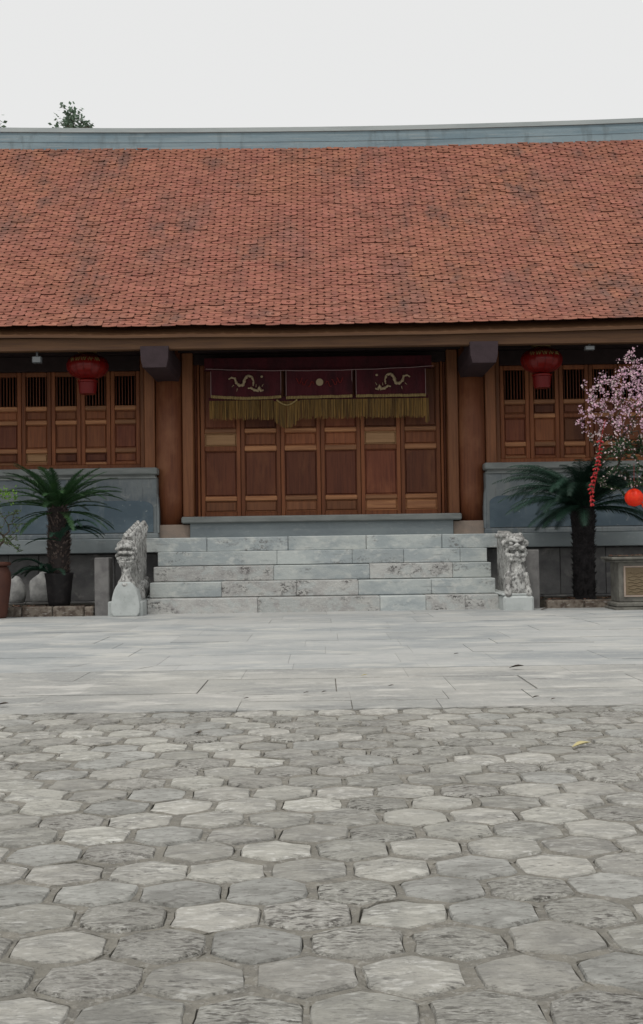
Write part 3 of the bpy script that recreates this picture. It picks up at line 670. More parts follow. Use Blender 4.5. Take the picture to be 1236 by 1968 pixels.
def sculpt(sd, mname, name, parent, vox, off, label=None, disp=.005, k=.009):
    lo = np.array([1e9] * 3); hi = -lo; bb = []
    for q in sd.p:
        if q[0] in 'en': c, r = np.array(q[1]), np.array(q[2]); a, b = c - r, c + r
        elif q[0] == 'c':
            r = max(q[3], q[4]); a = np.minimum(q[1], q[2]) - r; b = np.maximum(q[1], q[2]) + r
        else:
            u = [p[0] for p in q[1]]; v = [p[1] for p in q[1]]
            a, b = (np.array([q[2], min(u), min(v)]), np.array([q[3], max(u), max(v)])) if q[0] == 'x' else (np.array([min(u), q[2], min(v)]), np.array([max(u), q[3], max(v)]))
        bb.append((a, b)); lo = np.minimum(lo, a); hi = np.maximum(hi, b)
    lo = lo - .05; N = np.ceil((hi + .05 - lo) / vox).astype(int) + 1; D = np.full(N, .05)
    for q, (a, b) in zip(sd.p, bb):
        i0 = np.maximum(((a - .04 - lo) / vox).astype(int), 0); i1 = np.minimum(((b + .04 - lo) / vox).astype(int) + 2, N)
        X, Y, Z = np.meshgrid(*[lo[i] + vox * np.arange(i0[i], i1[i]) for i in range(3)], indexing='ij')
        if q[0] in 'en':
            c, r = q[1], q[2]; u, v, w_ = (X - c[0]) / r[0], (Y - c[1]) / r[1], (Z - c[2]) / r[2]; m = np.sqrt(u * u + v * v + w_ * w_)
            g_ = np.sqrt((u / r[0]) ** 2 + (v / r[1]) ** 2 + (w_ / r[2]) ** 2) + 1e-9; d = m * (m - 1) / g_
        elif q[0] == 'c':
            A, B = np.array(q[1]), np.array(q[2]); E = B - A; t = np.clip(((X - A[0]) * E[0] + (Y - A[1]) * E[1] + (Z - A[2]) * E[2]) / (E @ E + 1e-12), 0, 1)
            d = np.sqrt((X - A[0] - E[0] * t) ** 2 + (Y - A[1] - E[1] * t) ** 2 + (Z - A[2] - E[2] * t) ** 2) - (q[3] + (q[4] - q[3]) * t)
        elif q[0] == 'x': d = np.maximum(poly_sd(q[1], Y, Z), np.abs(X - (q[2] + q[3]) / 2) - (q[3] - q[2]) / 2)
        else: d = np.maximum(poly_sd(q[1], X, Z), np.abs(Y - (q[2] + q[3]) / 2) - (q[3] - q[2]) / 2)
        sl3 = tuple(slice(i0[i], i1[i]) for i in range(3)); o_ = D[sl3]
        if q[0] == 'n': D[sl3] = np.maximum(o_, -d); continue
        h = np.clip(.5 + .5 * (o_ - d) / k, 0, 1); D[sl3] = o_ * (1 - h) + d * h - k * h * (1 - h)
    # surface nets
    ins = D < 0; M = tuple(N - 1); acc = np.zeros(M + (3,)); cnt = np.zeros(M)
    cor = [(i, j, l) for i in (0, 1) for j in (0, 1) for l in (0, 1)]
    def sh(A, c): return A[c[0]:c[0] + M[0], c[1]:c[1] + M[1], c[2]:c[2] + M[2]]
    for c in cor:
        for ax in range(3):
            if c[ax]: continue
            e = list(c); e[ax] = 1; d0, d1 = sh(D, c), sh(D, e); cr_ = (d0 < 0) != (d1 < 0)
            t = np.where(cr_, d0 / (d0 - d1 + 1e-12), 0)
            for i in range(3): acc[..., i] += np.where(cr_, c[i] + (t if i == ax else 0), 0)
            cnt += cr_
    act = cnt > 0; idx = np.full(M, -1); idx[act] = np.arange(act.sum())
    ijk = np.argwhere(act); P = (ijk + acc[act] / cnt[act][:, None]) * vox + lo
    F = []
    for ax in range(3):
        b_, c_ = (ax + 1) % 3, (ax + 2) % 3
        s0 = [slice(1, -1)] * 3; s0[ax] = slice(0, -1); s1 = list(s0); s1[ax] = slice(1, None)
        A, B = ins[tuple(s0)], ins[tuple(s1)]; cr_ = np.argwhere(A != B); flip = A[A != B]
        g0 = cr_.copy()
        for i in range(3):
            if i != ax: g0[:, i] += 1
        def cell(db, dc):
            q = g0.copy(); q[:, b_] -= db; q[:, c_] -= dc; return idx[q[:, 0], q[:, 1], q[:, 2]]
        Q = np.stack([cell(1, 1), cell(0, 1), cell(0, 0), cell(1, 0)], 1); Q[~flip] = Q[~flip][:, ::-1]; F.append(Q)
    F = np.concatenate(F)
    me = bpy.data.meshes.new(name); me.from_pydata((P - np.array(off)).tolist(), [], F.tolist()); me.update()
    o = link(name, me, parent)
    nn = [v.normal.copy() for v in me.vertices]; cc_ = [v.co.copy() for v in me.vertices]
    me.vertices.foreach_set('co', [q for c, n_ in zip(cc_, nn) for q in c + n_ * (noise.fractal(c * 14, 1.0, 2.0, 3) * disp)])
    me.polygons.foreach_set('use_smooth', [True] * len(me.polygons)); me.materials.append(MATS[mname])
    # keep only the largest connected skin
    bmm = bmesh.new(); bmm.from_mesh(me); seen = set(); comps = []
    bmm.verts.ensure_lookup_table()
    for v0 in bmm.verts:
        if v0.index in seen: continue
        st = [v0]; seen.add(v0.index); cc = []
        while st:
            v = st.pop(); cc.append(v)
            for e in v.link_edges:
                u = e.other_vert(v)
                if u.index not in seen: seen.add(u.index); st.append(u)
        comps.append(cc)
    comps.sort(key=len)
    for cc in comps[:-1]:
        bmesh.ops.delete(bmm, geom=cc, context='VERTS')
    bmm.to_mesh(me); bmm.free(); me.update()
    if label: o['label'] = label
    return o
def strands(mb, side_x, rows, r0=.022):
    for pts in rows:
        n = 9; P = []
        for i in range(n + 1):
            t = i / n * (len(pts) - 1); k = min(int(t), len(pts) - 2); f = t - k; f = f * f * (3 - 2 * f)
            y = pts[k][0] + (pts[k + 1][0] - pts[k][0]) * f; z = pts[k][1] + (pts[k + 1][1] - pts[k][1]) * f
            P.append((side_x + .012 * math.sin(i * 1.9 + pts[0][0] * 9), y + .02 * math.sin(i * 1.5), z))
        mb.tube(P, [r0 * (1.0 - .55 * i / n) for i in range(n + 1)], 7)
# left: dragon-headed guardian with a mane swept up the stairs
GX, GY = -2.88, 17.66
dr = thing('guardian_statue', 'carved stone dragon guardian with a tall swept mane, left of the steps', 'statue', (GX, GY, 0), 'carved guardians flanking the steps')
mb = SD()
side = [(.06, .15), (.10, .55), (.02, .74), (.06, 1.02), (.22, 1.06), (.50, 1.09), (.80, 1.14), (1.10, 1.19), (1.35, 1.25), (1.48, 1.20), (1.50, .9), (1.46, .2)]
mb.prism_x([(GY + y, z) for y, z in side], GX - .075, GX + .075)
mb.ell((GX, GY + .10, .92), (.150, .17, .19))                     # skull
mb.ell((GX - .005, GY - .03, 1.035), (.135, .13, .085))           # brow dome
mb.tube([(GX - .14, GY - .05, .98), (GX - .06, GY - .14, 1.00), (GX + .06, GY - .14, 1.00), (GX + .14, GY - .05, .98)], .028, 8)
mb.tube([(GX - .15, GY + .0, .88), (GX - .09, GY - .13, .925), (GX + .02, GY - .17, .935), (GX + .11, GY - .12, .915), (GX + .16, GY + .02, .80), (GX + .17, GY + .06, .66)], .026, 8)
mb.ell((GX - .07, GY - .11, .965), (.03, .03, .022)); mb.ell((GX + .07, GY - .11, .965), (.03, .03, .022))
for i in range(6):                                                # teeth / muzzle frill
    xx = GX - .11 + i * .044; mb.ell((xx, GY - .12, .845 + .012 * (i % 2) + .02 * math.sin(i * .63)), (.027, .04, .026))
mb.ell((GX, GY - .04, .80), (.135, .13, .06)); mb.ell((GX - .01, GY - .06, .745), (.10, .10, .055))
mb.tube([(GX, GY - .02, .76), (GX, GY - .06, .68), (GX, GY - .08, .60), (GX, GY - .07, .48)], [.10, .07, .06, .13], 10)
mb.tube([(GX - .03, GY - .11, .70), (GX + .0, GY - .14, .63), (GX + .03, GY - .13, .68)], .014, 6)
for i, (r_, z_) in enumerate(((.20, .16), (.185, .28), (.155, .40))): mb.ell((GX, GY + .0, z_), (r_, .17, .16))
for sx in (-1, 1):
    rows = []
    for i in range(8):
        a = .10 + i * .18; rows.append([(a - .06, 1.08 - .02 * i + .04 * i), (a + .05, .92 + .035 * i), (a - .02, .72 + .04 * i), (a + .10, .50 + .05 * i)])
    strands(mb, GX + sx * .10, rows, .036)
    rows = [[(.12 + i * .21, .62 + .10 * i), (.34 + i * .2, .88 + .08 * i), (.42 + i * .2, 1.06 + .05 * i)] for i in range(6)]
    strands(mb, GX + sx * .125, rows, .026)
    strands(mb, GX + sx * .09, [[(.15 + .17 * i, 1.02 + .035 * i), (.22 + .17 * i, 1.16 + .035 * i), (.30 + .17 * i, 1.20 + .04 * i)] for i in range(8)], .036)
    for i in range(7): mb.tube([(GX + sx * .05, GY + .16 + .2 * i, .98 + .035 * i), (GX + sx * .07, GY + .22 + .2 * i, 1.12 + .035 * i), (GX + sx * .045, GY + .18 + .2 * i, 1.19 + .035 * i), (GX + sx * .02, GY + .12 + .2 * i, 1.16 + .035 * i)], [.05, .042, .034, .018], 8)
    for i in range(4): mb.ell((GX + sx * .10, GY + .35 + .3 * i, .24 + .05 * i), (.07, .14, .16))
for c_, r_ in (((GX, GY - .15, .972), (.115, .085, .020)), ((GX + .01, GY - .17, .888), (.10, .11, .020)), ((GX - .12, GY + .0, .70), (.05, .10, .09)), ((GX + .115, GY - .03, .66), (.045, .08, .10)), ((GX, GY - .17, .815), (.10, .05, .012))): mb.cut(c_, r_)
sculpt(mb, 'statue_stone', 'body', dr, .0125, (GX, GY, 0))
mb = SD(); pr = []
for i in range(25):
    a = PI * 2 * i / 24
pear = [(-.175, .0), (-.205, .05), (-.21, .16), (-.195, .27), (-.165, .38), (-.12, .46), (-.075, .50), (.075, .50), (.12, .46), (.165, .38), (.195, .27), (.21, .16), (.205, .05), (.175, .0)]
mb.prism_y([(GX + x, z + .002) for x, z in pear], GY - .19, GY + .10)
sculpt(mb, 'statue_base_stone', 'rounded_front', dr, .014, (GX, GY, 0), 'smooth pear shaped pale front', .003)
part('plinth', MB().box(GX - .27, GX + .235, GY - .10, GY + 1.9, -.03, .215, .014), 'statue_base_stone', dr)
# right: lion-faced guardian
GX, GY = 2.86, 17.72
ln = thing('guardian_statue', 'carved stone lion guardian baring its teeth, right of the steps', 'statue', (GX, GY, 0), 'carved guardians flanking the steps')
mb = SD()
side = [(.05, .2), (.10, .55), (.08, .80), (.10, 1.0), (.28, 1.05), (.6, 1.04), (.95, 1.10), (1.2, 1.12), (1.3, .9), (1.3, .2)]
mb.prism_x([(GY + y, z) for y, z in side], GX - .085, GX + .085)
mb.ell((GX, GY + .06, .90), (.165, .17, .15)); mb.ell((GX, GY + .02, .985), (.145, .14, .075))
mb.tube([(GX - .15, GY - .06, .955), (GX - .07, GY - .14, .985), (GX, GY - .15, .955), (GX + .07, GY - .14, .985), (GX + .15, GY - .06, .955)], .024, 8)
for sx in (-1, 1):
    mb.ell((GX + sx * .075, GY - .115, .93), (.034, .03, .026))
    mb.ell((GX + sx * .075, GY - .13, .865), (.06, .045, .035)); mb.ell((GX + sx * .035, GY - .17, .895), (.027, .03, .022))
    mb.ell((GX + sx * .165, GY + .04, .93), (.04, .06, .055))
    for i in range(3): mb.ell((GX + sx * (.06 + .03 * i), GY - .13 + .02 * i, .815), (.012, .014, .022))
mb.ell((GX, GY - .16, .905), (.035, .04, .03)); mb.ell((GX, GY - .14, .80), (.03, .03, .028))
mb.tube([(GX - .15, GY - .02, .80), (GX - .10, GY - .12, .765), (GX, GY - .15, .76), (GX + .10, GY - .12, .765), (GX + .15, GY - .02, .80)], .026, 8)
mb.ell((GX, GY - .03, .755), (.14, .13, .045)); mb.tube([(GX - .13, GY - .09, .85), (GX - .155, GY - .05, .80), (GX - .13, GY - .09, .76)], .02, 6); mb.tube([(GX + .13, GY - .09, .85), (GX + .155, GY - .05, .80), (GX + .13, GY - .09, .76)], .02, 6)
for i in range(7): mb.tube([(GX - .11 + .037 * i, GY - .11, .74), (GX - .10 + .034 * i, GY - .13, .70), (GX - .09 + .03 * i, GY - .10, .655)], [.02, .018, .008], 6)
mb.tube([(GX, GY + .05, .76), (GX, GY + .0, .60), (GX + .01, GY - .02, .45), (GX + .01, GY + .02, .25)], [.12, .135, .14, .16], 12)
mb.tube([(GX + .15, GY - .04, .60), (GX + .06, GY - .14, .53), (GX - .05, GY - .15, .46), (GX - .11, GY - .11, .42)], .014, 6)
mb.tube([(GX + .14, GY - .06, .50), (GX + .16, GY - .09, .36), (GX + .17, GY - .12, .24)], [.04, .035, .05], 8)
mb.tube([(GX - .12, GY - .06, .50), (GX - .14, GY - .10, .36), (GX - .14, GY - .13, .24)], [.05, .04, .055], 8)
mb.ell((GX - .06, GY - .13, .50), (.03, .03, .03)); mb.ell((GX - .11, GY - .12, .40), (.03, .03, .035)); mb.ell((GX - .13, GY - .12, .35), (.022, .03, .025))
for sx in (-1, 1):
    strands(mb, GX + sx * .135, [[(.06 + i * .15, 1.01), (.13 + i * .15, .86), (.07 + i * .15, .70), (.13 + i * .15, .52)] for i in range(8)], .030)
    strands(mb, GX + sx * .15, [[(.02 + i * .2, .95), (.10 + i * .2, .78), (.14 + i * .2, .60), (.05 + i * .2, .50)] for i in range(5)], .020)
    for i in range(6): mb.ell((GX + sx * .13, GY + .10 + .2 * i, .46), (.035, .06, .05))
    for i in range(5): mb.ell((GX + sx * .10, GY + .16 + .25 * i, 1.04), (.04, .07, .04))
for c_, r_ in (((GX, GY - .15, .815), (.115, .09, .022)), ((GX - .025, GY - .20, .885), (.013, .03, .012)), ((GX + .025, GY - .20, .885), (.013, .03, .012)), ((GX - .08, GY - .17, .90), (.035, .03, .009)), ((GX + .08, GY - .17, .90), (.035, .03, .009)), ((GX - .05, GY - .16, .60), (.05, .04, .09))): mb.cut(c_, r_)
mb.ell((GX, GY - .14, .80), (.022, .025, .026))
zz_ = lambda z: .21 + (z - .21) * 1.075
mb.p = [((q[0], (q[1][0], q[1][1], zz_(q[1][2])), q[2]) if q[0] in 'en' else (('c', (q[1][0], q[1][1], zz_(q[1][2])), (q[2][0], q[2][1], zz_(q[2][2])), q[3], q[4]) if q[0] == 'c' else (q[0], [(a_, zz_(b_)) for a_, b_ in q[1]], q[2], q[3]))) for q in mb.p]
sculpt(mb, 'statue_stone', 'body', ln, .0125, (GX, GY, 0))
part('plinth', MB().box(GX - .215, GX + .235, GY - .17, GY + 1.9, -.03, .215, .03), 'statue_base_stone', ln)
part('plinth_cap', MB().box(GX - .23, GX + .19, GY - .145, GY + 1.6, .217, .25, .012), 'statue_base_stone', ln)

single('stone_post', MB().box(-3.385, -3.165, 17.78, 18.1, -.03, .86, .012), 'post_stone', (-3.27, 17.9, 0), 'square grey stone post beside the dragon guardian', 'post', 'short stone posts')
single('stone_post', MB().box(3.02, 3.27, 18.05, 18.9, -.03, .885, .012), 'post_stone', (3.14, 18.3, 0), 'dark flat topped stone post beside the lion guardian', 'post', 'short stone posts')

# ------------------------------------------------------------------ planting beds
def litter_on(parent, x0, x1, y0, y1, z, n, size=.03):
    mb = MB()
    for _ in range(n):
        x, y = R.uniform(x0, x1), R.uniform(y0, y1); a = R.uniform(0, 2 * PI); s_ = size * R.uniform(.5, 1.5)
        ca, sa = math.cos(a) * s_, math.sin(a) * s_; h = R.uniform(.0, .02)
        mb.add([(x - ca, y - sa, z + h), (x + sa * .4, y - ca * .4, z + R.uniform(0, .02)), (x + ca, y + sa, z + h), (x - sa * .4, y + ca * .4, z + R.uniform(0, .03))], [(0, 1, 2, 3)])
    part('leaf_litter', mb, 'litter', parent, stuff=True)
bedl = thing('planting_bed', 'low planting bed edged with mossy stones left of the dragon guardian', 'planter bed', (-4.3, 17.9, 0), 'planting beds at the foot of the hall')
x = -7.2
while x < -3.42:
    wd = R.uniform(.28, .5); x1 = min(x + wd, -3.40)
    part('kerb_stone', MB().box(x + .005, x1 - .005, 17.74 + R.uniform(0, .03), 17.93, -.03, .135 + R.uniform(-.015, .015), .02), 'kerb_stone', bedl); x = x1
part('soil', MB().box(-7.2, -3.42, 17.94, 19.58, -.03, .11), 'dark_soil', bedl)
litter_on(bedl, -5.2, -3.5, 17.97, 18.6, .115, 220)
bedr = thing('planting_bed', 'low planting bed with brown kerb stones right of the lion guardian', 'planter bed', (4.3, 18, 0), 'planting beds at the foot of the hall')
x = 3.36
while x < 7.2:
    wd = R.uniform(.4, .7); x1 = x + wd
    part('kerb_stone', MB().box(x + .005, x1 - .005, 18.02 + R.uniform(0, .02), 18.2, -.03, .12 + R.uniform(-.012, .012), .02), 'kerb_stone', bedr); x = x1
part('soil', MB().box(3.30, 7.2, 18.21, 19.58, -.03, .11), 'dark_soil', bedr)
litter_on(bedr, 3.4, 5.2, 18.2, 18.8, .115, 160)
def rock(name, c, r, seed, label, m='rock_stone'):
    mb = MB().ell((0, 0, 0), (1, 1, 1), 18, 12); V = []
    for v in mb.v:
        p = Vector(v); k = 1 + .22 * noise.noise(p * 1.3 + Vector((seed, 0, 0))) + .07 * noise.noise(p * 4 + Vector((0, seed, 0))); V.append((c[0] + p.x * r[0] * k, c[1] + p.y * r[1] * k, max(c[2] + p.z * r[2] * k, c[2] - r[2] * .6)))
    mb.v = V; return single(name, mb, m, (c[0], c[1], c[2] - r[2] * .6), label, 'rock', 'rocks against the base wall', True)
rock('rock', (-4.48, 19.2, .33), (.22, .15, .30), 3.2, 'larger pale rounded rock behind the left cycad fern frond')
rock('rock', (-4.90, 19.2, .30), (.15, .13, .26), 8.4, 'smaller pale rounded rock beside the red clay jar')

# ------------------------------------------------------------------ cycads
def frond_mesh(name, L_, e0, droop, m, nl=36, ll=.17, vup=.35, curl=0.0, lw=.0075):
    mb = MB(); pts = []; p = Vector((0, 0, 0)); n = 14
    for i in range(n + 1):
        pts.append(p.copy()); t = i / n; e = e0 - droop * t ** 1.3
        p = p + Vector((math.cos(e), curl * t * .3, math.sin(e))) * (L_ / n)
    mb.tube(pts, [.010 * (1 - .8 * i / n) for i in range(n + 1)], 4)
    for k in range(nl):
        t = .10 + .90 * (k + .5) / nl; i = min(int(t * n), n - 1); f = t * n - i
        q = pts[i].lerp(pts[i + 1], f); T = (pts[i + 1] - pts[i]).normalized(); Sd = Vector((0, 1, 0)); U = Sd.cross(T) * -1
        if U.z < 0: U = -U
        l_ = ll * (math.sin(PI * min(t * .80 + .17, 1)) ** .6) * R.uniform(.88, 1.1)
        for sg in (-1, 1):
            d = (Sd * sg * .80 + T * (.55 + .5 * t) + U * (vup + R.uniform(-.12, .12))).normalized(); wv = T * lw
            a = q - wv; b = q + wv; mid = q + d * l_ * .6; e = q + d * l_ - Vector((0, 0, l_ * (.10 if vup > .15 else .28)))
            mb.add([a, b, mid + wv * .8, mid - wv * .8, e], [(0, 1, 2, 3), (3, 2, 4)])
    return mb.mesh(name, m, (0, 0, 0))
def cycad(root, c, trunk_prof, nf, meshes, m, scales, skirt=0, dirs=None):
    tr = MB().lathe(trunk_prof, c, 16, rf=lambda a, z: 1 + .06 * math.sin(a * 7 + z * 40) * math.cos(z * 55 + a))
    t = part('trunk', tr, 'cycad_trunk' if scales == 'cycad_scale' else 'cycad_black', root)
    sm = MB(); H = trunk_prof[-1][1]
    for i in range(int(H * 330)):
        z = R.uniform(.03, 1) * H; a = R.uniform(0, 2 * PI)
        r_ = trunk_prof[0][0]
        for (ra, za), (rb_, zb_) in zip(trunk_prof, trunk_prof[1:]):
            if za <= z <= zb_: r_ = ra + (rb_ - ra) * (z - za) / (zb_ - za + 1e-6)
        ca, sa = math.cos(a), math.sin(a); P = Vector((c[0] + ca * r_ * .92, c[1] + sa * r_ * .92, c[2] + z))
        Ot = Vector((ca, sa, 0)); T = Vector((-sa, ca, 0)); w_ = R.uniform(.010, .018); l_ = R.uniform(.025, .06)
        e = P + Ot * l_ + Vector((0, 0, l_ * .9))
        sm.add([P - T * w_, P + T * w_, e + T * w_ * .7, e - T * w_ * .7, P - T * w_ - Vector((0, 0, .02)), P + T * w_ - Vector((0, 0, .02))], [(0, 1, 2, 3), (4, 3, 2, 5), (4, 0, 3), (1, 5, 2)])
    part('leaf_base', sm, scales, t, stuff=True)
    for i in range(nf):
        me, zz, tilt = meshes[i % len(meshes)], 0, 0
        az_ = i * 2.39996 + R.uniform(-.2, .2)
        o = link('frond', me, root, Vector((c[0] + .03 * math.cos(az_), c[1] + .03 * math.sin(az_), c[2] + H - .03)) - world_off(root))
        s_ = R.uniform(.85, 1.08); o.scale = (s_,) * 3; o.rotation_euler = (0, R.uniform(-.10, .10), az_)
fl = [frond_mesh('frond', L_, e, d, 'frond_green', 44, .14, .22, 0, .0105) for L_, e, d in ((1.05, .85, .9), (1.15, .50, .75), (1.1, .28, .6), (.95, 1.0, .7), (1.1, .62, 1.05))]
cl = thing('cycad_palm', 'small cycad palm with a scaly brown trunk in a dark pot on the left', 'palm', (-4.0, 18.2, .65), 'cycad palms beside the steps')
cycad(cl, (-4.0, 18.2, .60), [(.15, 0), (.16, .3), (.17, .5), (.15, .8), (.17, .95), (.12, 1.04)], 46, fl, 'frond_green', 'cycad_scale')
lowf = frond_mesh('frond', 1.0, .05, .9, 'frond_green', 40, .13, .2, 0, .010)
for a in (.2, -.35, 3.0, 3.5, -1.1, 4.2, .6, 2.6):
    o = link('frond', lowf, cl, Vector((-4.0, 18.2, 1.55)) - world_off(cl)); o.rotation_euler = (0, R.uniform(-.1, .1), a); o.scale = (R.uniform(.75, 1.0),) * 3
small = [frond_mesh('frond', .62, e, d, 'frond_dark', 28, .12, .3, 0, .011) for e, d in ((.75, 1.5), (.35, 1.2), (.1, .9))]
for (px, py, pz, azs) in ((-3.87, 18.1, 1.28, (-.45, .2, -.1, -.9, .5, -.25)), (-4.14, 18.05, .66, (3.3, 2.9, 3.7, 3.05, 2.5)), (-4.10, 18.1, .62, (3.4, 3.9, 2.7, 4.6, 5.3)), (-3.95, 18.05, 1.12, (-.9, -1.6, 3.6))):
    for i, a in enumerate(azs):
        o = link('offshoot_frond', small[i % 3], cl, Vector((px, py, pz)) - world_off(cl)); o.rotation_euler = (0, R.uniform(-.25, .1), a); o.scale = (R.uniform(.8, 1.05),) * 3
single('plant_pot', MB().lathe([(.15, 0), (.17, .1), (.20, .42), (.215, .50), (.22, .53), (.20, .53), (.19, .50)], (-4.0, 18.2, .105), 24), 'black_pot', (-4.0, 18.2, .105), 'round black pot holding the left cycad palm', 'plant pot', None, True)
fr = [frond_mesh('frond', L_, e, d, 'frond_dark', 66, .20, -.05, 0, .0058) for L_, e, d in ((1.25, 1.22, 1.35), (1.25, 1.05, 1.3), (1.4, .95, 1.35), (1.45, .70, 1.25), (1.35, .42, 1.15), (1.15, .15, .95), (1.4, .85, 1.7))]
cr = thing('cycad_palm', 'large dark cycad palm with a wide drooping crown and black trunk on the right', 'palm', (4.04, 18.5, .1), 'cycad palms beside the steps')
cycad(cr, (4.04, 18.5, .1), [(.17, 0), (.165, .4), (.165, 1.0), (.19, 1.3), (.15, 1.42)], 120, fr, 'frond_dark', 'cycad_black')

# ------------------------------------------------------------------ woody plants
def grow(root_pts, targets, seed=1):
    """each target joins the nearest earlier node; gives a branching skeleton as (parent index, position)"""
    nodes = [(None, Vector(root_pts[0]))]
    for p in root_pts[1:]: nodes.append((len(nodes) - 1, Vector(p)))
    start = len(nodes) - 1
    r = random.Random(seed); base = nodes[-1][1]
    for t in sorted(targets, key=lambda q: (Vector(q) - base).length):
        t = Vector(t); best = min(range(len(nodes)), key=lambda i: (nodes[i][1] - t).length + (0 if i >= start - 1 else .5))
        a = nodes[best][1]; d = (t - a).length
        if d > .16:
            mid = a.lerp(t, .5) + Vector((r.uniform(-.04, .04), r.uniform(-.04, .04), r.uniform(-.01, .06))); nodes.append((best, mid)); best = len(nodes) - 1
        nodes.append((best, t))
    kids = [0] * len(nodes)
    for i in range(len(nodes) - 1, 0, -1): kids[nodes[i][0]] += kids[i] + 1
    return nodes, kids
def branches(nodes, kids, r0, mb, skip=0):
    K = max(kids[0], 1)
    for i, (p, q) in enumerate(nodes):
        if p is None or i < skip: continue
        ra = r0 * ((kids[p] + 1) / K) ** .5; rb_ = r0 * ((kids[i] + 1) / K) ** .5
        mb.tube([nodes[p][1], q], [max(min(ra, rb_ * 1.5), .0035), max(rb_, .003)], 5, False)
def leafquad(mb, p, s_, up=.3):
    a = R.uniform(0, 2 * PI); e = R.uniform(-.5, 1.0); d = Vector((math.cos(a) * math.cos(e), math.sin(a) * math.cos(e), math.sin(e)))
    sd = d.cross(Vector((R.uniform(-1, 1), R.uniform(-1, 1), 1))).normalized() * s_ * .32
    mb.add([p, p + d * s_ * .5 + sd, p + d * s_, p + d * s_ * .5 - sd], [(0, 1, 2, 3)])
def flower(mb, p, s_):
    n_ = Vector((R.uniform(-1, 1), R.uniform(-1.6, .3), R.uniform(-.5, 1))).normalized(); a = n_.cross(Vector((.3, .1, 1))).normalized(); b = n_.cross(a); ph = R.uniform(0, 1)
    V = [p]; F = []
    for k in range(5):
        t = ph + k * 2 * PI / 5; V.append(p + (a * math.cos(t - .5) + b * math.sin(t - .5)) * s_ * .75 + n_ * s_ * .25); V.append(p + (a * math.cos(t + .1) + b * math.sin(t + .1)) * s_ + n_ * s_ * .35)
    for k in range(5): F.append((0, 1 + 2 * k, 2 + 2 * k))
    for k in range(5): F.append((0, 2 + 2 * k, 1 + (2 * k + 2) % 10))
    mb.add(V, F)
# stone planter with the peach tree
PX, PY = 4.54, 17.6
pl = thing('stone_planter', 'square stone planter with a carved tan panel under the blossom tree', 'planter', (PX, PY, 0))
part('body', MB().box(PX - .25, PX + .25, PY - .25, PY + .25, .11, .70, .01), 'planter_stone', pl)
part('foot', MB().box(PX - .33, PX + .33, PY - .33, PY + .33, -.03, .035, .01).box(PX - .30, PX + .30, PY - .30, PY + .30, .036, .108, .02), 'planter_stone', pl)
part('rim', MB().box(PX - .32, PX + .32, PY - .32, PY + .32, .69, .722, .01).box(PX - .37, PX + .37, PY - .37, PY + .37, .724, .765, .012), 'planter_stone', pl)
pn = part('panel', MB().box(PX - .155, PX + .175, PY - .262, PY - .25, .21, .61, .004), 'planter_panel', pl, label='tan carved panel')
part('panel_frame', MB().box(PX - .18, PX + .20, PY - .268, PY - .25, .185, .209).box(PX - .18, PX + .20, PY - .268, PY - .25, .611, .632).box(PX - .18, PX - .156, PY - .268, PY - .25, .21, .61).box(PX + .176, PX + .20, PY - .268, PY - .25, .21, .61), 'tan_stone', pn)
for i in range(7):
    z = .26 + .045 * i; part('carving', MB().tube([(PX - .12 + .04 * k, PY - .263, z + .012 * math.sin(k * 1.7 + i * 2.1)) for k in range(7)], .009, 5), 'planter_panel', pn)
part('soil', MB().box(PX - .28, PX + .28, PY - .28, PY + .28, .766, .785, .01), 'dark_soil', pl)
litter_on(pl, PX - .3, PX + .28, PY - .33, PY + .2, .772, 60, .025)
tree = thing('peach_tree', 'pink peach blossom tree on thin dark branches in the stone planter', 'tree', (PX, PY, .78))
tg = []
for _ in range(460):
    while True:
        u = Vector((R.uniform(-1, 1), R.uniform(-1, 1), R.uniform(-1, 1)))
        if .25 < u.length < 1: break
    k = 1 + .18 * noise.noise(u * 2.2)
    tg.append((4.70 + u.x * .92 * k, 17.5 + u.y * .7 * k, 2.98 + u.z * .80 * k))
low = []
for _ in range(170): low.append((4.62 + R.uniform(-.62, .7), 17.4 + R.uniform(-.4, .3), R.uniform(1.65, 2.5)))
nodes, kids = grow([(PX + .22, PY, .76), (PX + .27, PY, 1.1), (PX + .22, PY - .02, 1.5), (PX + .24, PY - .03, 1.85)], tg + low, 3)
bm_ = MB(); branches(nodes, kids, .036, bm_, 0); part('branches', bm_, 'bark', tree)
tm = MB(); tm.tube([nodes[i][1] for i in range(4)], [.05, .045, .042, .038], 8); part('trunk', tm, 'bark', tree)
fm = MB(); fp = MB(); lf_ = MB()
for i, (p, q) in enumerate(nodes):
    if p is None or i < 6: continue
    a = nodes[p][1]; z = q.z
    dense = 9 if z > 2.75 else (7 if z > 2.4 else 3)
    if kids[i] > 25: dense = 1
    for _ in range(dense):
        pt = a.lerp(q, R.uniform(.1, 1.1)) + Vector((R.uniform(-.035, .035),) * 1 + (R.uniform(-.035, .035), R.uniform(-.035, .035)))
        rr = R.uniform(.009, .019)
        if z > 2.6 and R.random() < .78: flower(fm, pt, rr)
        elif R.random() < .7: flower(fp, pt, rr)
    if z < 2.5:
        for _ in range(10): leafquad(lf_, a.lerp(q, R.uniform(.2, 1.05)), .055)
    elif R.random() < .35: leafquad(lf_, q, .045)
part('blossom', fm, 'blossom_pink', tree, stuff=True)
part('pale_blossom', fp, 'blossom_pale', tree, stuff=True, label='paler blossoms on the lower twigs')
part('leaf', lf_, 'leaf_dark', tree, stuff=True)

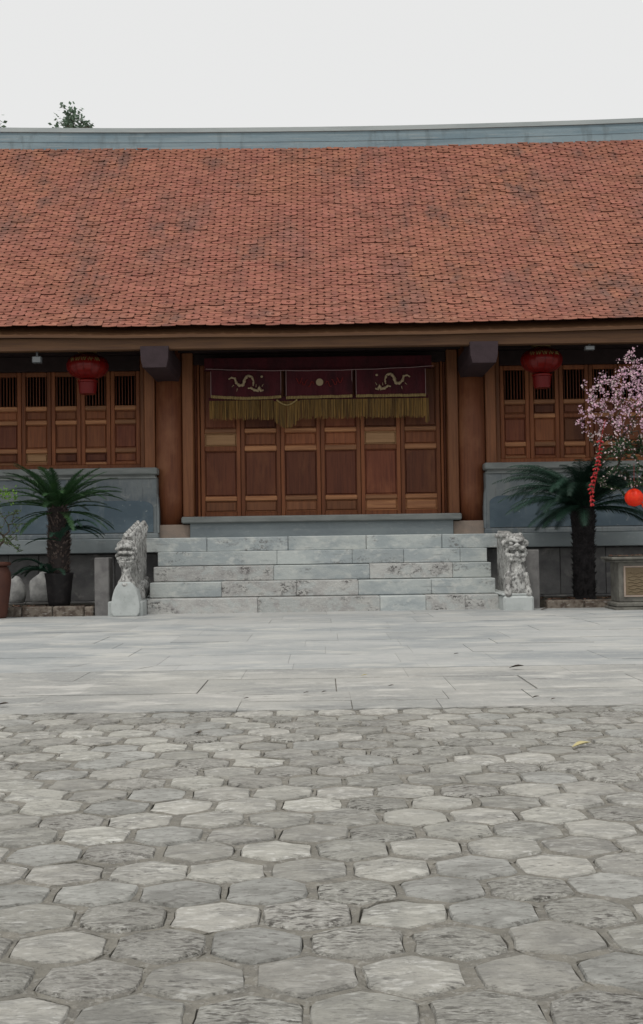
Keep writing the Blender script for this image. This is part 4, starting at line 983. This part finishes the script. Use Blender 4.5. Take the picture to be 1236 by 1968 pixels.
# red decorations on the tree
fc = thing('firecracker_string', 'long red string of paper firecrackers hanging from the blossom tree', 'decoration', (4.02, 17.2, 2.43))
part('cord', MB().tube([(4.12, 17.25, 2.75), (4.04, 17.22, 2.45), (3.98, 17.2, 2.0), (3.87, 17.2, 1.52)], .004, 5), 'firecracker_red', fc)
for i in range(17):
    t = i / 16; cx = 4.03 + (3.87 - 4.03) * t + .025 * math.sin(t * 7); cz = 2.44 - .90 * t
    for sg in (-1, 1):
        a = R.uniform(-.3, .3); l_ = R.uniform(.03, .055)
        d = Vector((sg * R.uniform(.1, 1.1), R.uniform(-.6, .3), -R.uniform(.4, 1))).normalized()
        p = Vector((cx + sg * .006, 17.2, cz)); part('firecracker', MB().tube([p, p + d * l_], R.uniform(.012, .016), 7), 'firecracker_red', fc)
bx, by, bz = 4.50, 17.2, 1.615
bl = thing('paper_ball', 'bright orange red paper ball hanging low in the blossom tree', 'decoration', (bx, by, bz - .14))
part('ball', MB().lathe([(.02, -.125), (.08, -.105), (.12, -.05), (.13, .0), (.12, .05), (.085, .10), (.03, .13)], (bx, by, bz), 36, rf=lambda a, z: 1 + .06 * math.cos(a * 9)), 'ball_red', bl, True)
part('cord', MB().tube([(bx, by, bz + .12), (bx + .02, by + .05, bz + .5)], .003, 4), 'firecracker_red', bl)
part('tassel', MB().tube([(bx + .10, by, bz - .08), (bx + .13, by, bz - .12), (bx + .15, by - .01, bz - .17)], [.008, .022, .012], 6), 'ball_red', bl)

# clay jar and shrub at the left edge
JX, JY = -4.86, 17.5
jar = thing('clay_jar', 'tall red brown clay jar at the left edge of the paving', 'jar', (JX, JY, 0))
part('body', MB().lathe([(.23, 0), (.245, .05), (.28, .3), (.305, .52), (.30, .66), (.26, .74), (.25, .76)], (JX, JY, 0), 32), 'red_clay', jar, True)
part('rim', MB().lathe([(.25, .76), (.30, .77), (.305, .80), (.29, .82), (.25, .82), (.24, .78)], (JX, JY, 0), 32), 'red_clay', jar, True)
part('soil', MB().lathe([(.24, .775), (.24, .79)], (JX, JY, 0), 20), 'dark_soil', jar)
shb = thing('potted_shrub', 'thin stemmed shrub with sparse yellow green leaves in the clay jar', 'plant', (JX, JY, .79))
tg = [(JX + R.uniform(-.25, .52) , JY + R.uniform(-.35, .3), R.uniform(.95, 1.6)) for _ in range(120)]
nodes, kids = grow([(JX, JY, .78), (JX + .03, JY, .9), (JX + .05, JY - .02, 1.02)], tg, 5)
b2 = MB(); branches(nodes, kids, .022, b2); part('stems', b2, 'bark', shb)
l2 = MB()
for i, (p, q) in enumerate(nodes):
    if p is None: continue
    for _ in range(9): leafquad(l2, nodes[p][1].lerp(q, R.uniform(.3, 1)), R.uniform(.022, .042))
part('leaf', l2, 'leaf_pale', shb, stuff=True)
l3 = MB(); s3 = MB(); s3.tube([(JX + .05, JY, 1.0), (JX - .1, JY - .05, 1.4), (JX + .0, JY - .1, 1.8), (JX + .2, JY - .1, 1.85)], [.012, .01, .007, .004], 5)
for _ in range(260):
    p = Vector((JX + R.uniform(-.1, .42), JY - .1 + R.uniform(-.1, .1), 1.80 + R.gauss(0, .055))); leafquad(l3, p, R.uniform(.03, .055))
part('top_stem', s3, 'bark', shb); part('bright_leaf', l3, 'leaf_bright', shb, stuff=True, label='bright fresh green top leaves')

# ------------------------------------------------------------------ trees behind the roof
def far_tree(x, y, top, cw, hgt, n, label, seed):
    t = thing('background_tree', label, 'tree', (x, y, -.08), 'trees behind the roof')
    r = random.Random(seed); tg = []
    for _ in range(n):
        while True:
            u = Vector((r.uniform(-1, 1), r.uniform(-1, 1), r.uniform(-1, 1)))
            if u.length < 1: break
        k = 1 + .3 * noise.noise(u * 2.5 + Vector((seed, 0, 0))); tg.append((x + u.x * cw * k, y + u.y * cw * k, top - hgt + u.z * hgt * k))
    nodes, kids = grow([(x, y, -.08), (x, y, 3), (x + .1, y, 6), (x, y, top - 2 * hgt)], tg, seed)
    a = MB(); a.tube([nodes[i][1] for i in range(4)], [.24, .2, .15, .1], 8); part('trunk', a, 'bark', t)
    a = MB(); branches(nodes, kids, .09, a, 0)
    part('branches', a, 'bark', t); c = MB()
    for i, (p, q) in enumerate(nodes):
        if p is None or i < 4: continue
        for _ in range(6): leafquad(c, nodes[p][1].lerp(q, R.uniform(.2, 1)) + Vector((R.gauss(0, .05), R.gauss(0, .05), R.gauss(0, .08))), R.uniform(.08, .17))
    part('leaves', c, 'leaf_tree', t, stuff=True)
far_tree(-6.98, 34, 13.72, .66, 1.7, 420, 'leafy tree top showing above the ridge on the left', 11)
far_tree(-9.35, 34, 13.6, 1.0, 1.5, 130, 'sparse twiggy tree top above the ridge at the left edge', 23)

# ------------------------------------------------------------------ things hung on the hall
def lantern(x, y, z, label):
    t = thing('red_lantern', label, 'lantern', (x, y, z - .45), 'red lanterns under the eaves')
    n = 48; pr = []
    for i in range(13):
        a = -PI / 2 + PI * i / 12; pr.append((max(.345 * math.cos(a) ** .8 if math.cos(a) > 0 else 0, .13), .205 * math.sin(a)))
    part('globe', MB().lathe(pr, (x, y, z), n, rf=lambda a, zz: 1 - .035 * abs(math.sin(a * 8))), 'lantern_red', t, True)
    for i in range(16):
        an = 2 * PI * i / 16 + PI / 8 * 0
        part('rib', MB().tube([(x + (r_ + .003) * math.cos(an), y + (r_ + .003) * math.sin(an), z + zz) for r_, zz in pr], .004, 4), 'lantern_dark_red', t)
    part('collar', MB().lathe([(.15, .225), (.155, .24), (.155, .27), (.13, .275)], (x, y, z), 24), 'gold_thread', t)
    part('lower_collar', MB().lathe([(.13, -.275), (.165, -.265), (.165, -.235), (.14, -.225)], (x, y, z), 24), 'lantern_red', t, True)
    part('fringe', MB().lathe([(.135, -.46), (.145, -.38), (.155, -.276)], (x, y, z), 40, rf=lambda a, zz: 1 + .03 * math.sin(a * 20)), 'lantern_dark_red', t)
    part('cord', MB().tube([(x, y, z + .27), (x, y, z + .50)], .008, 5), 'lantern_dark_red', t)
    # gold scroll print round the upper half
    for j in range(5):
        a0 = -PI / 2 + (j - 2) * .33
        P = []
        for k in range(9):
            a = a0 + (k / 8 - .5) * .26; zz = .085 + .035 * math.sin(k * 1.6 + j); rr = .345 * (1 - (zz / .235) ** 2) ** .4 + .004
            P.append((x + rr * math.cos(a), y + rr * math.sin(a), z + zz))
        part('gold_print', MB().tube(P, .006, 4), 'gold_thread', t)
lantern(-3.86, 19.85, 4.03, 'round red lantern with a short fringe under the left eaves')
lantern(3.70, 19.85, 4.02, 'round red lantern under the right eaves beside the blossom tree')
def flood(x, y, z, w_, h_, label):
    t = thing('floodlight', label, 'lamp', (x, y, z), 'small floodlights under the eave beam')
    part('housing', MB().box(x - w_, x + w_, y, y + .10, z - h_, z + h_, .012), 'lamp_grey', t)
    part('lens', MB().box(x - w_ * .8, x + w_ * .8, y - .006, y, z - h_ * .75, z + h_ * .75), 'lamp_glass', t)
    part('bracket', MB().box(x - .015, x + .015, y + .03, y + .06, z + h_, 4.16), 'lamp_grey', t)
flood(-4.52, 19.05, 4.03, .075, .055, 'small grey floodlight left of the left lantern')
flood(4.33, 19.05, 4.09, .08, .035, 'small flat floodlight above the blossom tree')

# valance over the doors
VY = 20.45
va = thing('door_valance', 'dark red embroidered valance with gold fringe hung above the doors', 'banner', (0, VY, 3.2))
part('header', MB().box(-1.98, 1.93, VY + .06, VY + .075, 4.02, 4.24), 'red_cloth', va)
cp = [(-1.95 + 3.9 * i / 20, VY - .015, 4.045 - .05 * (1 - ((i - 10) / 10) ** 2) + .004 * math.sin(i * 2)) for i in range(21)]
part('cord', MB().tube(cp, .007, 5), 'cord_pink', va)
secs = [(-1.87, -.66, .02), (-.58, .56, -.012), (.62, 1.82, .0)]
for si, (xa, xb, zo) in enumerate(secs):
    V = []; F = []; nx, nz = 44, 6
    for k in range(nz + 1):
        for i in range(nx + 1):
            u = i / nx; x = xa + (xb - xa) * u; sag = .03 * (1 - (2 * u - 1) ** 2) if si == 0 else .008
            V.append((x, VY + (.016 * math.sin(u * 17 + si) + .010 * math.sin(u * 41 + 2 * si)) * (.25 + .75 * k / nz), 4.03 - sag - (4.03 - 3.56 - zo * (1 - u)) * k / nz))
    for k in range(nz):
        for i in range(nx): a = k * (nx + 1) + i; F.append((a + nx + 1, a + nx + 2, a + 1, a))
    pn = part('cloth_panel', MB().add(V, F), 'red_cloth', va)
    bot = [V[nz * (nx + 1) + i] for i in range(nx + 1)]
    tr = MB()
    for i in range(nx):
        a, b = bot[i], bot[i + 1]; tr.box(a[0] + .001, b[0] - .001, a[1] - .012, a[1] + .008, (a[2] + b[2]) / 2 - .03, (a[2] + b[2]) / 2 + .022, .006)
    part('gold_trim', tr, 'gold_thread', pn)
    for (bx_) in (xa + .005, xb - .005): part('edge_piping', MB().tube([(bx_, VY - .008, 4.0), (bx_, VY - .008, 3.57)], .006, 5), 'cord_pink', pn)
# embroidery: two serpentine dragons and a disc between them
def dragon(cx, sg):
    P = [(-.33, .06), (-.28, .09), (-.22, .075), (-.20, .0), (-.14, -.05), (-.08, -.04), (-.05, .06), (.0, .12), (.07, .10), (.10, .02), (.09, -.06)]
    Q = [(.0, -.10), (.05, -.09), (.11, -.13), (.17, -.14), (.20, -.08), (.22, -.15), (.27, -.13)]
    t = MB()
    def sm(pl_):
        out = []
        for i in range(len(pl_) - 1):
            for f in (0, .33, .66): out.append((pl_[i][0] + (pl_[i + 1][0] - pl_[i][0]) * f, pl_[i][1] + (pl_[i + 1][1] - pl_[i][1]) * f))
        out.append(pl_[-1]); return out
    for pl_, r0 in ((P, .013), (Q, .012)):
        q = sm(pl_); n = len(q); t.tube([(cx + sg * x, VY - .034, 3.80 + z) for x, z in q], [r0 * (.7 + 1.3 * math.sin(PI * (i + 1) / (n + 1))) * (1 + .25 * math.sin(i * 2.3)) for i in range(n)], 6)
    for (x, z, a) in ((-.24, -.04, -2.4), (-.18, -.10, -1.8), (.14, -.08, 1.5), (.24, -.07, 1.0)):
        t.tube([(cx + sg * x, VY - .034, 3.80 + z), (cx + sg * (x + .05 * math.cos(a)), VY - .034, 3.80 + z + .05 * math.sin(a))], [.008, .003], 5)
    t.ell((cx + sg * .24, VY - .034, 3.90), (.022, .008, .02))
    part('embroidered_dragon', t, 'cream_thread', va)
dragon(-1.23, 1); dragon(1.22, -1)
dm = MB().lathe([(.001, -.01), (.062, -.008), (.062, .008), (.001, .01)], (0, 0, 0), 24)
dm.v = [(x, VY - .030 + z, 3.79 + y) for x, y, z in dm.v]; part('embroidered_disc', dm, 'cream_thread', va)
fl_ = MB()
for j in range(3):
    for sg in (-1, 1):
        fl_.tube([(sg * (.10 + .1 * j + .02 * k), VY - .030, 3.76 + .05 * math.sin(k * 1.1 + j) + .03 * j) for k in range(6)], .008, 5)
part('embroidered_clouds', fl_, 'red_embroidery', va)
fb = MB(); x = -1.90
while x < 1.86:
    base = 3.50; l_ = .31 + R.uniform(-.03, .03); wd = R.uniform(.010, .016)
    if -.80 < x < -.35: l_ += .14 * math.sin(PI * (x + .80) / .45) ; base -= .02
    if x > 1.80: l_ += .10
    if R.random() > .05:
        sx = R.uniform(-.008, .008); yy = VY + .02 + R.uniform(-.015, .015)
        fb.add([(x, yy, base), (x + wd, yy - .004, base), (x + wd + sx, yy - .004, base - l_), (x + sx, yy, base - l_ - .01)], [(0, 3, 2, 1)])
    x += R.uniform(.006, .013)
part('fringe', fb, 'fringe_thread', va, stuff=True)
part('fringe_band', MB().box(-1.91, 1.86, VY + .045, VY + .055, 3.46, 3.56), 'red_cloth', va)
part('drooping_swag', MB().tube([(-.74 + .35 * i / 10, VY - .012, 3.50 - .09 * math.sin(PI * i / 10)) for i in range(11)], .014, 6), 'gold_thread', va)

# ------------------------------------------------------------------ fallen leaves
def fallen(x, y, L_, m, label, z=.004, rot=None):
    rot = R.uniform(-.5, .5) if rot is None else rot; n = 5; V = []; F = []
    for i in range(n + 1):
        t = i / n; w_ = L_ * .24 * math.sin(PI * min(max(t, .04), .96)); h = .10 * L_ * math.sin(PI * t) * .5 + .16 * L_ * t * t
        for j in (-1, 0, 1): V.append((t * L_ - L_ / 2, j * w_, h + abs(j) * w_ * .5))
    for i in range(n):
        for j in range(2): a = i * 3 + j; F.append((a, a + 3, a + 4, a + 1))
    c, s_ = math.cos(rot), math.sin(rot)
    mb = MB().add([(x + a * c - b * s_, y + a * s_ + b * c, z + d) for a, b, d in V], F)
    single('fallen_leaf', mb, m, (x, y, z), label, 'leaf', 'fallen leaves on the paving')
for x, y, L_, m, lb in (
    (1.50, 9.35, .115, 'leaf_brown', 'largest dark curled leaf, on the pale slabs at right'),
    (.46, 8.27, .045, 'leaf_brown', 'small dark leaf on slabs just right of the picture middle'),
    (1.17, 10.6, .05, 'leaf_brown', 'small dark leaf on slabs farther back than the largest dark leaf'),
    (1.33, 7.55, .05, 'leaf_brown', 'dark leaf at the slab edge, left of a near twin'),
    (1.42, 7.45, .035, 'leaf_brown', 'tiny dark leaf at the slab edge below the largest leaf'),
    (-.12, 7.95, .04, 'leaf_brown', 'left one of two tiny dark leaves near the picture middle'),
    (.0, 7.98, .04, 'leaf_brown', 'right one of two tiny dark leaves near the picture middle'),
    (-.50, 7.7, .04, 'leaf_brown', 'lone dark leaf on the slabs left of the middle'),
    (-.66, 6.28, .05, 'leaf_brown', 'brown leaf lying among the hexagonal pavers at left'),
    (.30, 8.95, .05, 'leaf_yellow', 'pale dry leaf on the slabs in the middle'),
    (1.22, 5.72, .10, 'leaf_yellow', 'curled yellow leaf on the hexagonal pavers at right'),
    (1.57, 5.80, .06, 'leaf_red', 'red petal scrap at the right edge of the pavers'),
    (3.20, 17.35, .11, 'leaf_brown', 'dark leaf beside the plinth of the lion guardian'),
    (4.28, 15.2, .10, 'leaf_brown', 'dark leaf on slabs in front of the right planting bed'),
    (-2.02, 7.55, .08, 'leaf_brown', 'dark leaf on slabs at the far left')):
    fallen(x, y, L_, m, lb, .012)
